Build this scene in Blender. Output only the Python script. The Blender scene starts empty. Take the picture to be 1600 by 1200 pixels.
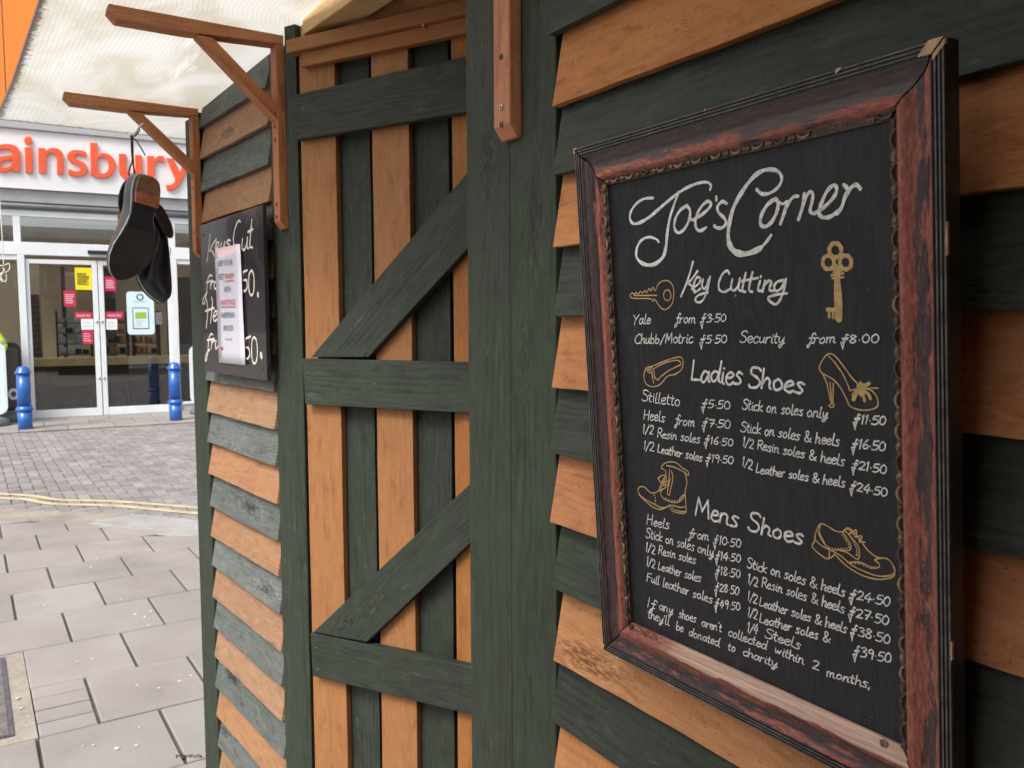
import bpy, bmesh, math, random
from mathutils import Vector, Matrix
from math import radians, sin, cos, pi
random.seed(7)
sc = bpy.context.scene
col = sc.collection
# ------------------------------------------------------------------ camera
RW = [Vector(v) for v in [(0.5453498, 0.8381974, -0.0043148), (0.0596687, -0.0439553, -0.99725), (-0.8360821, 0.5435927, -0.0739852)]]
FPX = 1312.667
CAM = Vector((0.0, -0.674, 1.52))
cd = bpy.data.cameras.new('camera')
cam = bpy.data.objects.new('camera', cd)
col.objects.link(cam)
m3 = Matrix((RW[0], -RW[1], -RW[2])).transposed()
cam.matrix_world = Matrix.Translation(CAM) @ m3.to_4x4()
cd.sensor_width = 36.0
cd.lens = FPX / 1600.0 * 36.0
cd.clip_start = 0.02
cd.clip_end = 400.0
cd.dof.use_dof = True
cd.dof.focus_distance = 1.05
cd.dof.aperture_fstop = 18
sc.camera = cam
# ------------------------------------------------------------------ light
SUN_EL, SUN_AZ = radians(62), radians(215)
w = bpy.data.worlds.new('World')
sc.world = w
w.use_nodes = True
wn = w.node_tree
bg = wn.nodes['Background']
sky = wn.nodes.new('ShaderNodeTexSky')
sky.sky_type = 'NISHITA'
sky.sun_disc = False
sky.sun_elevation = SUN_EL
sky.sun_rotation = SUN_AZ
sky.air_density = 1.0
sky.dust_density = 6.0
sky.ozone_density = 1.0
hs = wn.nodes.new('ShaderNodeHueSaturation')
hs.inputs['Saturation'].default_value = 0.18
wn.links.new(sky.outputs[0], hs.inputs['Color'])
wn.links.new(hs.outputs[0], bg.inputs[0])
bg.inputs[1].default_value = 0.14
sd_ = bpy.data.lights.new('sun', 'SUN')
sd_.energy = 1.4
sd_.angle = radians(20)
sd_.color = (1.0, 0.96, 0.9)
sun = bpy.data.objects.new('sun', sd_)
col.objects.link(sun)
# direction towards the sun: behind and to the left of the camera, over the street
sdir = Vector((0.35, -0.62, 0.85)).normalized()
sun.rotation_euler = sdir.to_track_quat('Z', 'Y').to_euler()
sky.sun_elevation = math.asin(sdir.z)
sky.sun_rotation = math.atan2(sdir.x, sdir.y)
sc.view_settings.view_transform = 'Standard'
sc.view_settings.look = 'None'
sc.view_settings.exposure = 0.6
sc.view_settings.gamma = 1.0
sc.render.engine = 'CYCLES'
sc.cycles.max_bounces = 8
sc.cycles.transparent_max_bounces = 12

# ------------------------------------------------------------------ geometry helpers
def ray(x, y):
    return RW[0] * (x - 800.0) + RW[1] * (y - 600.0) + RW[2] * FPX
def hit(x, y, n, p0):
    r = ray(x, y)
    return CAM + r * ((p0 - CAM).dot(n) / r.dot(n))

class Plane:
    """a flat surface in the place: origin, two axes along it, outward normal"""
    def __init__(s, o, e1, e2, n):
        s.o, s.e1, s.e2, s.n = Vector(o), Vector(e1).normalized(), Vector(e2).normalized(), Vector(n).normalized()
    def uv(s, x, y, w=0.0):
        p = hit(x, y, s.n, s.o + s.n * w) - s.o
        return (p.dot(s.e1), p.dot(s.e2))
    def P(s, u, v, w=0.0):
        return s.o + s.e1 * u + s.e2 * v + s.n * w

class MB:
    """collects polygons with wood-grain UVs (metres) and a tint, links them as one mesh object"""
    def __init__(s):
        s.v, s.f, s.uv, s.m, s.t, s.sm = [], [], [], [], [], []
    def face(s, pts, uvs, mat=0, tint=(.5, .5, .5), smooth=False):
        i = len(s.v)
        s.v += [Vector(p) for p in pts]
        s.f.append(list(range(i, i + len(pts))))
        s.uv.append(uvs); s.m.append(mat); s.t.append(tint); s.sm.append(smooth)
    def grid(s, rows, us, vs, mat=0, tint=(.5, .5, .5), smooth=True, close=False):
        """rows[i][j] -> shared vertices; us[i], vs[j] are the UVs"""
        base = len(s.v); nj = len(rows[0])
        for r in rows: s.v += [Vector(p) for p in r]
        for i in range(len(rows) - 1):
            for j in range(nj if close else nj - 1):
                j2 = (j + 1) % nj
                s.f.append([base + i * nj + j, base + i * nj + j2, base + (i + 1) * nj + j2, base + (i + 1) * nj + j])
                vb = vs[j + 1] if j + 1 < len(vs) else vs[j] + (vs[1] - vs[0])
                s.uv.append([(us[i], vs[j]), (us[i], vb), (us[i + 1], vb), (us[i + 1], vs[j])])
                s.m.append(mat); s.t.append(tint); s.sm.append(smooth)
    def hexa(s, c, mat=0, tint=None, nseg=1, wob=0.0, ends=True, rnd=True):
        """c[i][j][k]: 8 corners, i along the grain, j across (width), k thickness"""
        if tint is None: tint = (random.random(), random.random(), random.random())
        c = [[[Vector(p) for p in b] for b in a] for a in c]
        L = (c[1][0][0] - c[0][0][0]).length
        Wd = (c[0][1][0] - c[0][0][0]).length
        T = (c[0][0][1] - c[0][0][0]).length
        U0 = random.uniform(0, 20) if rnd else 0; V0 = random.uniform(0, 20) if rnd else 0
        ring = [(0, 0), (1, 0), (1, 1), (0, 1)]
        wd = (c[0][1][0] - c[0][0][0]); wd = wd.normalized() if wd.length else wd
        ph = [random.uniform(0, 6.28) for _ in range(6)]
        rows = []
        for q in range(nseg + 1):
            t = q / nseg
            row = []
            for (j, k) in ring:
                p = c[0][j][k].lerp(c[1][j][k], t)
                if wob and 0 <= q <= nseg:
                    x = t * L
                    p = p + wd * (wob * (sin(x * 17 + ph[0 + j]) * .5 + sin(x * 61 + ph[2 + j]) * .3 + sin(x * 170 + ph[4 + j]) * .25))
                row.append(p)
            rows.append(row)
        vs = [0, Wd, Wd + T, 2 * Wd + T, 2 * Wd + 2 * T]
        for q in range(nseg):
            u1, u2 = U0 + L * q / nseg, U0 + L * (q + 1) / nseg
            for a in range(4):
                b = (a + 1) % 4
                s.face([rows[q][a], rows[q][b], rows[q + 1][b], rows[q + 1][a]],
                       [(u1, V0 + vs[a]), (u1, V0 + vs[a + 1]), (u2, V0 + vs[a + 1]), (u2, V0 + vs[a])], mat, tint)
        if ends:
            for rr, uu in ((rows[0], U0), (rows[-1], U0 + L)):
                s.face(rr, [(uu, V0), (uu, V0 + Wd), (uu + T * .1, V0 + Wd), (uu + T * .1, V0)], mat, tint)
    def box(s, o, ax, L, ay, Wd, az, T, mat=0, tint=None, nseg=1, wob=0.0):
        o, ax, ay, az = Vector(o), Vector(ax).normalized(), Vector(ay).normalized(), Vector(az).normalized()
        s.hexa([[[o + ax * (L * i) + ay * (Wd * j) + az * (T * k) for k in (0, 1)] for j in (0, 1)] for i in (0, 1)], mat, tint, nseg, wob)
    def abox(s, x0, x1, y0, y1, z0, z1, mat=0, tint=None, grain='z'):
        d = {'x': ((1, 0, 0), x1 - x0, (0, 0, 1), z1 - z0, (0, 1, 0), y1 - y0),
             'y': ((0, 1, 0), y1 - y0, (0, 0, 1), z1 - z0, (1, 0, 0), x1 - x0),
             'z': ((0, 0, 1), z1 - z0, (1, 0, 0), x1 - x0, (0, 1, 0), y1 - y0)}[grain]
        s.box((x0, y0, z0), d[0], d[1], d[2], d[3], d[4], d[5], mat, tint)
    def poly_prism(s, pts, off, mat=0, tint=None, gdir=None):
        """polygon pts extruded by off; gdir = grain direction"""
        if tint is None: tint = (random.random(), random.random(), random.random())
        pts = [Vector(p) for p in pts]; off = Vector(off)
        g = Vector(gdir).normalized() if gdir else (pts[1] - pts[0]).normalized()
        nn = off.normalized(); h = nn.cross(g)
        U0, V0 = random.uniform(0, 20), random.uniform(0, 20)
        q = lambda p, e=0: (U0 + (p - pts[0]).dot(g), V0 + (p - pts[0]).dot(h) + e)
        s.face(pts, [q(p) for p in pts], mat, tint)
        s.face([p + off for p in reversed(pts)], [q(p) for p in reversed(pts)], mat, tint)
        n = len(pts)
        for i in range(n):
            a, b = pts[i], pts[(i + 1) % n]
            s.face([a, a + off, b + off, b], [q(a), q(a, off.length), q(b, off.length), q(b)], mat, tint)
    def lathe(s, o, ax, prof, n=24, mat=0, tint=(.5, .5, .5), smooth=True, caps=True):
        o, ax = Vector(o), Vector(ax).normalized()
        e = ax.orthogonal().normalized(); g = ax.cross(e)
        rows = [[o + ax * h + (e * cos(2 * pi * k / n) + g * sin(2 * pi * k / n)) * r for k in range(n)] for (r, h) in prof]
        s.grid(rows, [h for (r, h) in prof], [k / n for k in range(n + 1)], mat, tint, smooth, True)
        if caps:
            for rr in (rows[0], rows[-1]):
                s.face(rr, [(0, 0)] * n, mat, tint)
    def tube(s, pts, r, n=8, mat=0, tint=(.5, .5, .5)):
        pts = [Vector(p) for p in pts]
        rows = []
        prev = None
        for i, p in enumerate(pts):
            d = (pts[min(i + 1, len(pts) - 1)] - pts[max(i - 1, 0)]).normalized()
            e = prev - d * prev.dot(d) if prev else d.orthogonal()
            e = e.normalized(); prev = e; g = d.cross(e)
            rr = r[i] if isinstance(r, (list, tuple)) else r
            rows.append([p + (e * cos(2 * pi * k / n) + g * sin(2 * pi * k / n)) * rr for k in range(n)])
        s.grid(rows, [i * .01 for i in range(len(rows))], [k / n for k in range(n + 1)], mat, tint, True, True)
        s.face(rows[0], [(0, 0)] * n, mat, tint); s.face(rows[-1], [(0, 0)] * n, mat, tint)
    def ell(s, c, a, b, d, n=8, mat=0, tint=(.5, .5, .5)):
        """ellipsoid with half-axes a, b, d"""
        c, a, b, d = Vector(c), Vector(a), Vector(b), Vector(d)
        rows = []
        for i in range(n // 2 + 1):
            th = pi * i / (n // 2)
            th = min(max(th, .03), pi - .03)
            rows.append([c + d * cos(th) + (a * cos(2 * pi * k / n) + b * sin(2 * pi * k / n)) * sin(th) for k in range(n)])
        s.grid(rows, [i / n for i in range(len(rows))], [k / n for k in range(n + 1)], mat, tint, True, True)
    def build(s, name, mats, parent=None, bevel=0.0, **props):
        me = bpy.data.meshes.new(name)
        off = Vector(parent.location) if parent else Vector((0, 0, 0))
        q = parent.parent if parent else None
        while q: off += Vector(q.location); q = q.parent
        me.from_pydata([tuple(p - off) for p in s.v], [], s.f)
        mats = mats if isinstance(mats, (list, tuple)) else [mats]
        for m_ in mats: me.materials.append(m_)
        uvl = me.uv_layers.new(name='UVMap')
        k = 0
        uvd, cad = [], []
        for fi, f in enumerate(s.f):
            for j in range(len(f)):
                uvd += list(s.uv[fi][j]); cad += [*s.t[fi], 1.0]
        uvl.data.foreach_set('uv', uvd)
        ca = me.color_attributes.new('tint', 'FLOAT_COLOR', 'CORNER')
        ca.data.foreach_set('color', cad)
        me.polygons.foreach_set('material_index', s.m)
        me.polygons.foreach_set('use_smooth', s.sm)
        me.validate(); 
        b = bmesh.new(); b.from_mesh(me)
        bmesh.ops.remove_doubles(b, verts=b.verts, dist=1e-5)
        bmesh.ops.recalc_face_normals(b, faces=b.faces)
        b.to_mesh(me); b.free()
        o = bpy.data.objects.new(name, me)
        col.objects.link(o)
        if parent: o.parent = parent
        if bevel:
            md = o.modifiers.new('bevel', 'BEVEL'); md.width = bevel; md.segments = 2
            md.limit_method = 'ANGLE'; md.angle_limit = radians(50)
        for kk, vv in props.items(): o[kk] = vv
        return o

def thing(name, loc, label, cat, group=None):
    o = bpy.data.objects.new(name, None); col.objects.link(o)
    o.empty_display_size = .05
    o.location = loc; o['label'] = label; o['category'] = cat
    if group: o['group'] = group
    return o
def tag(o, label, cat, group=None):
    o['label'] = label; o['category'] = cat
    if group: o['group'] = group
    return o

def smooth(pts, n=6, closed=False):
    """Catmull-Rom through 2D/3D points"""
    P = [Vector((*p, 0)) if len(p) == 2 else Vector(p) for p in pts]
    if len(P) < 3 and not closed: return P
    out = []
    N = len(P)
    for i in range(N if closed else N - 1):
        if closed: a, b, c, d = P[i - 1], P[i], P[(i + 1) % N], P[(i + 2) % N]
        else: a, b, c, d = P[max(i - 1, 0)], P[i], P[i + 1], P[min(i + 2, N - 1)]
        for k in range(n):
            t = k / n
            out.append(.5 * ((2 * b) + (c - a) * t + (2 * a - 5 * b + 4 * c - d) * t * t + (3 * b - a - 3 * c + d) * t ** 3))
    if not closed: out.append(P[-1])
    return out
# ------------------------------------------------------------------ materials
class NT:
    def __init__(s, name):
        s.mat = bpy.data.materials.new(name); s.mat.use_nodes = True
        s.t = s.mat.node_tree; s.t.nodes.clear()
        s.out = s.t.nodes.new('ShaderNodeOutputMaterial')
    def n(s, typ, **kw):
        x = s.t.nodes.new('ShaderNode' + typ)
        for k, v in kw.items(): setattr(x, k, v)
        return x
    def put(s, sock, v):
        if v is None: return
        if hasattr(v, 'is_linked') or hasattr(v, 'links'): s.t.links.new(v, sock)
        else:
            if sock.type == 'RGBA' and len(v) == 3: v = (*v, 1)
            sock.default_value = v
    def math(s, op, a, b=0.0, c=None, clamp=False):
        x = s.n('Math', operation=op, use_clamp=clamp)
        s.put(x.inputs[0], a); s.put(x.inputs[1], b)
        if c is not None: s.put(x.inputs[2], c)
        return x.outputs[0]
    def uv(s):
        return s.n('UVMap', uv_map='UVMap').outputs[0]
    def obj(s):
        return s.n('TexCoord').outputs['Object']
    def xyz(s, v):
        x = s.n('SeparateXYZ'); s.put(x.inputs[0], v); return x.outputs
    def comb(s, x=0.0, y=0.0, z=0.0):
        c = s.n('CombineXYZ'); s.put(c.inputs[0], x); s.put(c.inputs[1], y); s.put(c.inputs[2], z); return c.outputs[0]
    def scale(s, v, sc_):
        x = s.n('VectorMath', operation='MULTIPLY'); s.put(x.inputs[0], v); x.inputs[1].default_value = sc_ if len(sc_) == 3 else (*sc_, 1)
        return x.outputs[0]
    def noise(s, v, sc_=1.0, det=3.0, rough=.55, dist=0.0):
        x = s.n('TexNoise'); s.put(x.inputs['Vector'], v)
        x.inputs['Scale'].default_value = sc_; x.inputs['Detail'].default_value = det
        x.inputs['Roughness'].default_value = rough; x.inputs['Distortion'].default_value = dist
        return x.outputs[0]
    def voro(s, v, sc_=1.0, rnd=1.0):
        x = s.n('TexVoronoi'); s.put(x.inputs['Vector'], v); x.inputs['Scale'].default_value = sc_
        x.inputs['Randomness'].default_value = rnd
        return x.outputs['Distance'], x.outputs['Color']
    def ss(s, v, a, b):
        """smoothstep from a to b"""
        x = s.n('MapRange', interpolation_type='SMOOTHSTEP'); s.put(x.inputs[0], v)
        x.inputs[1].default_value = a; x.inputs[2].default_value = b
        return x.outputs[0]
    def mix(s, f, a, b, mode='MIX'):
        x = s.n('Mix', data_type='RGBA', blend_type=mode)
        s.put(x.inputs[0], f); s.put(x.inputs[6], a); s.put(x.inputs[7], b)
        return x.outputs[2]
    def tint(s):
        x = s.n('VertexColor', layer_name='tint')
        y = s.n('SeparateColor'); s.t.links.new(x.outputs[0], y.inputs[0]); return y.outputs
    def bump(s, h, strength=.3, dist=.001):
        x = s.n('Bump'); s.put(x.inputs['Height'], h)
        x.inputs['Strength'].default_value = strength; x.inputs['Distance'].default_value = dist
        return x.outputs[0]
    def bsdf(s, color, rough=.6, normal=None, metal=0.0, spec=.5, coat=0.0, trans=0.0, sheen=0.0):
        x = s.n('BsdfPrincipled')
        s.put(x.inputs['Base Color'], color); s.put(x.inputs['Roughness'], rough)
        s.put(x.inputs['Metallic'], metal); s.put(x.inputs['Specular IOR Level'], spec)
        s.put(x.inputs['Coat Weight'], coat); s.put(x.inputs['Transmission Weight'], trans)
        if normal is not None: s.put(x.inputs['Normal'], normal)
        s.t.links.new(x.outputs[0], s.out.inputs[0])
        return x
def mulc(c, k): return tuple(min(x * k, 1) for x in c)

def wood(name, base, dark, light, ring=.011, ringk=.5, saw=.4, pits=.5, patch=None, patchk=.0, rough=.78, bump=.5, var=.3, knotk=1.0, blotch=.25):
    s = NT(name)
    uv = s.uv(); x = s.xyz(uv); t = s.tint()
    # knots deform the growth rings
    kw = s.n('VectorMath', operation='ADD'); s.put(kw.inputs[0], s.scale(uv, (2.3, 8.5))); wn_ = s.n('TexNoise'); s.put(wn_.inputs['Vector'], s.scale(uv, (14, 50))); wn_.inputs['Detail'].default_value = 3.0; s.put(kw.inputs[1], s.scale(wn_.outputs[1], (.16, .16)))
    kd, kc = s.voro(kw.outputs[0], 1.0)
    knot = s.ss(kd, .34, .0)
    kcore = s.math('MULTIPLY', s.ss(kd, .21, .08), knotk)
    low = s.noise(s.scale(uv, (1.6, 9)), 1.0, 2.0)
    low2 = s.noise(s.scale(uv, (7, 45)), 1.0, 3.0)
    ph = s.math('MULTIPLY', x[1], 2 * pi / ring)
    ph = s.math('ADD', ph, s.math('MULTIPLY', low, 34.0))
    ph = s.math('ADD', ph, s.math('MULTIPLY', low2, 2.4))
    ph = s.math('ADD', ph, s.math('MULTIPLY', knot, 13.0))
    ringv = s.math('MULTIPLY_ADD', s.math('SINE', ph), .5, .5)
    ringv = s.math('POWER', ringv, 1.8)
    mod = s.ss(s.noise(s.scale(uv, (3.2, 22)), 1.0, 3.0), .32, .68)
    halo = s.math('MULTIPLY', s.ss(kd, .05, .19), s.ss(kd, .34, .2))
    ringv = s.math('MULTIPLY', ringv, s.math('MAXIMUM', mod, s.math('MULTIPLY', halo, knotk)))
    fib = s.noise(s.scale(uv, (18, 700)), 1.0, 3.0, .65)
    sawn = s.noise(s.scale(uv, (520, 14)), 1.0, 2.0, .6)
    bl = s.noise(s.scale(uv, (5, 14)), 1.0, 4.0, .6)
    sp = s.noise(s.scale(uv, (130, 420)), 1.0, 2.0, .5)
    pit = s.math('MULTIPLY', s.ss(sp, .64, .74), pits)
    c = s.mix(s.math('MULTIPLY', ringv, ringk), base, dark)
    c = s.mix(s.math('MULTIPLY', s.ss(fib, .38, .70), .55), c, light)
    c = s.mix(s.math('MULTIPLY', s.ss(sawn, .5, .8), saw), c, light)
    c = s.mix(s.math('MULTIPLY', s.ss(sawn, .45, .2), saw * .6), c, dark)
    c = s.mix(s.math('MULTIPLY', s.ss(bl, .55, .3), blotch), c, dark)
    c = s.mix(s.math('MULTIPLY', kcore, s.ss(fib, .25, .6)), c, mulc(dark, .55))
    c = s.mix(s.math('MULTIPLY', s.math('MULTIPLY', halo, knotk), s.math('MULTIPLY', s.ss(s.noise(s.scale(uv, (40, 160)), 1.0, 3.0), .45, .65), .55)), c, mulc(light, 1.15))
    scr = s.noise(s.scale(uv, (60, 1400)), 1.0, 2.0, .5)
    c = s.mix(s.math('MULTIPLY', s.ss(scr, .70, .78), .4), c, mulc(light, 1.35))
    c = s.mix(pit, c, mulc(dark, .35))
    if patch:
        pn = s.noise(s.scale(uv, (9, 34)), 1.0, 5.0, .68)
        pm = s.math('MULTIPLY', s.ss(pn, .62, .74), patchk)
        c = s.mix(pm, c, patch)
    # uneven stain, grime and rubbed spots
    mo = s.noise(s.scale(uv, (16, 55)), 1.0, 5.0, .62, .5)
    c = s.mix(s.math('MULTIPLY', s.ss(mo, .52, .72), .5), c, light)
    c = s.mix(s.math('MULTIPLY', s.ss(mo, .47, .30), .5), c, dark)
    gr_ = s.noise(s.scale(uv, (70, 210)), 1.0, 3.0, .7)
    c = s.mix(s.math('MULTIPLY', s.ss(gr_, .62, .70), .35), c, mulc(light, 1.25))
    # board to board variation
    hv = s.n('HueSaturation')
    s.put(hv.inputs['Value'], s.math('MULTIPLY_ADD', t[0], var, 1 - var / 2))
    s.put(hv.inputs['Saturation'], s.math('MULTIPLY_ADD', t[1], .12, .96))
    s.put(hv.inputs['Hue'], s.math('MULTIPLY_ADD', t[2], .007, .4965))
    s.put(hv.inputs['Color'], c)
    h = s.math('ADD', s.math('MULTIPLY', ringv, -.35), s.math('MULTIPLY', fib, .5))
    h = s.math('ADD', h, s.math('MULTIPLY', sawn, .55 * (saw + .3)))
    h = s.math('ADD', h, s.math('MULTIPLY', pit, -1.2))
    h = s.math('ADD', h, s.math('MULTIPLY', kcore, -.5))
    s.bsdf(hv.outputs[0], s.math('MULTIPLY_ADD', fib, .2, rough - .1), s.bump(h, bump, .0012), spec=.35)
    return s.mat

def plain(name, colr, rough=.5, metal=0.0, spec=.5, coat=0.0, var=.12, scale=6.0, bump=0.0, dirt=None, dirtk=0.0):
    s = NT(name); o = s.obj()
    nz = s.noise(o, scale, 5.0, .6)
    c = s.mix(s.math('MULTIPLY', s.ss(nz, .3, .7), 1.0), mulc(colr, 1 - var), mulc(colr, 1 + var * .6))
    if dirt:
        d = s.noise(o, scale * 2.3, 6.0, .7)
        c = s.mix(s.math('MULTIPLY', s.ss(d, .52, .72), dirtk), c, dirt)
    nm = s.bump(s.noise(o, scale * 20, 3.0), bump, .002) if bump else None
    s.bsdf(c, s.math('MULTIPLY_ADD', nz, .2, rough - .1), nm, metal, spec, coat)
    return s.mat

M = {}
ORB, ORD, ORL = (.42, .178, .064), (.20, .070, .025), (.54, .265, .125)
M['orange'] = wood('orange stained timber', ORB, ORD, ORL, ring=.016, ringk=.30, saw=.45, pits=.75, var=.28, blotch=.3)
M['orange_smooth'] = wood('orange stained planed timber', (.295, .125, .041), (.17, .060, .020), (.37, .175, .068), ring=.014, ringk=.3, saw=.12, pits=.3, var=.2, rough=.66, bump=.25, blotch=.2, knotk=.45)
M['orange_batten'] = wood('orange stained batten', (.42, .16, .065), (.16, .055, .024), (.52, .23, .10), ring=.012, ringk=.4, saw=.15, pits=.85, var=.15, rough=.68, bump=.4, blotch=.4)
M['pink'] = wood('faded orange timber', (.33, .175, .092), (.18, .08, .04), (.46, .28, .165), ring=.009, ringk=.55, saw=.2, pits=.4, var=.26, blotch=.2)
M['green'] = wood('dark green stained timber', (.029, .038, .027), (.009, .012, .009), (.060, .073, .055), ring=.011, ringk=.8, saw=.45, pits=.7, patch=(.115, .13, .11), patchk=.8, var=.35, rough=.7)
M['green_post'] = wood('green stained post timber', (.026, .036, .023), (.008, .012, .008), (.052, .065, .046), ring=.018, ringk=.8, saw=.3, pits=.8, patch=(.10, .118, .098), patchk=.8, var=.15, rough=.7)
M['green_grey'] = wood('weathered grey green timber', (.112, .122, .114), (.030, .035, .032), (.21, .222, .208), ring=.010, ringk=.6, saw=.35, pits=.6, patch=(.2, .22, .2), patchk=.3, var=.35, rough=.8)
M['raw'] = wood('bare planed softwood', (.50, .34, .17), (.36, .22, .10), (.60, .44, .26), ring=.009, ringk=.5, saw=.1, pits=.2, var=.1, rough=.65, bump=.2)
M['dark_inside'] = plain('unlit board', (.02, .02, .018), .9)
M['screw'] = plain('zinc screw', (.55, .52, .45), .4, .9, var=.3, scale=200)
M['screw_dark'] = plain('dulled screw', (.16, .14, .11), .5, .7, var=.3, scale=200)
M['paint_white'] = plain('white paint pen', (.70, .70, .66), .6, var=.3, scale=210)
M['paint_gold'] = plain('gold paint pen', (.50, .33, .13), .45, var=.22, scale=160)
M['paint_chalk'] = plain('cream paint', (.70, .66, .58), .6, var=.12, scale=120)

def m_panel():
    s = NT('blackened plywood'); uv = s.uv()
    gr = s.noise(s.scale(uv, (230, 26)), 1.0, 5.0, .68, .35)
    gr2 = s.noise(s.scale(uv, (700, 30)), 1.0, 2.0, .6)
    sm = s.noise(s.scale(uv, (9, 7)), 1.0, 5.0, .62)
    c = s.mix(s.math('MULTIPLY', s.ss(gr, .35, .7), .75), (.0045, .005, .007), (.017, .019, .026))
    c = s.mix(s.math('MULTIPLY', s.ss(sm, .5, .75), .3), c, (.035, .038, .045))
    gh = s.noise(s.scale(uv, (26, 11)), 1.0, 4.0, .6, 1.2)
    c = s.mix(s.math('MULTIPLY', s.ss(gh, .55, .75), .22), c, (.07, .07, .068))
    sk = s.noise(s.scale(uv, (190, 190)), 1.0, 1.0)
    c = s.mix(s.ss(sk, .80, .84), c, (.3, .28, .24))
    h = s.math('ADD', s.math('MULTIPLY', gr, 1.0), s.math('MULTIPLY', gr2, .5))
    s.bsdf(c, s.math('MULTIPLY_ADD', sm, .22, .36), s.bump(h, .8, .0008), spec=.38)
    return s.mat
M['panel'] = m_panel()
def m_frame(name, lo, hi, off=0.0, bare=False, outer=0.0):
    """worn red-brown gesso: dark lacquer flaking to brick red along the length"""
    s = NT(name); uv = s.uv(); x = s.xyz(uv)
    a = s.noise(s.scale(uv, (24, 170)), 1.0, 8.0, .76)
    b = s.noise(s.scale(uv, (5, 26)), 1.0, 3.0, .6)
    f = s.math('ADD', s.math('MULTIPLY', a, .6), s.math('MULTIPLY', b, .4))
    ins = s.math('SUBTRACT', x[1], off)
    f = s.math('ADD', f, s.math('MULTIPLY_ADD', s.ss(ins, .020, .037), .13, -.06))
    if outer: f = s.math('ADD', f, s.math('MULTIPLY', s.ss(ins, .022, .013), outer))
    k = s.ss(f, lo, hi)
    dk = s.mix(s.ss(s.noise(s.scale(uv, (60, 300)), 1.0, 3.0), .35, .7), (.018, .008, .009), (.060, .027, .027))
    rd = s.mix(s.ss(s.noise(s.scale(uv, (90, 420)), 1.0, 4.0), .35, .7), (.205, .050, .032), (.36, .122, .080))
    c = s.mix(k, dk, rd)
    sp = s.noise(s.scale(uv, (340, 420)), 1.0, 1.0)
    c = s.mix(s.ss(sp, .77, .8), c, (.45, .32, .22))
    ro = s.math('MULTIPLY_ADD', k, .36, .32)
    if bare:
        n1 = s.noise(s.scale(uv, (14, 40)), 1.0, 5.0, .6)
        e = s.math('ADD', x[1], s.math('MULTIPLY', n1, .022))
        on = s.math('MULTIPLY', s.ss(e, .0435, .0455), s.ss(s.math('ADD', x[0], s.math('MULTIPLY', n1, .12)), .10, .19))
        ed = s.math('MULTIPLY', s.ss(e, .0405, .043), s.ss(x[0], .10, .19))
        st = s.noise(s.scale(uv, (12, 500)), 1.0, 3.0, .6)
        bw = s.mix(s.ss(st, .35, .7), (.42, .26, .19), (.66, .47, .36))
        c = s.mix(ed, c, (.24, .06, .04))
        c = s.mix(on, c, bw)
        ro = s.math('MAXIMUM', ro, s.math('MULTIPLY', on, .7))
    h = s.math('SUBTRACT', s.math('MULTIPLY', a, .5), s.math('MULTIPLY', k, .8))
    s.bsdf(c, ro, s.bump(h, .35, .0006), spec=.6)
    return s.mat
M['frame_dark'] = m_frame('lacquered frame moulding', .525, .55)
M['frame_left'] = m_frame('lacquered left moulding', .52, .545, 3.3)
M['frame_red'] = m_frame('worn red frame moulding', .475, .50, 7.1, False, .10)
M['frame_bottom'] = m_frame('worn red lower moulding', .475, .505, 0.0, True, .05)
M['reed'] = plain('black reeding', (.014, .014, .017), .45, var=.5, scale=60, dirt=(.12, .08, .055), dirtk=.55)
M['reed_edge'] = plain('rubbed reeding edge', (.10, .085, .075), .5, var=.6, scale=70)
M['chip'] = plain('chipped bare gesso', (.52, .35, .2), .8, var=.3, scale=90, bump=.3)
M['carved'] = plain('carved trim bronze', (.055, .030, .020), .45, var=.6, scale=160, dirt=(.34, .22, .12), dirtk=.6)
M['carved_gold'] = plain('carved trim rubbed gold', (.27, .17, .095), .5, var=.5, scale=160, dirt=(.05, .03, .02), dirtk=.5)  # worn gold on carved pieces picked at random

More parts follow.
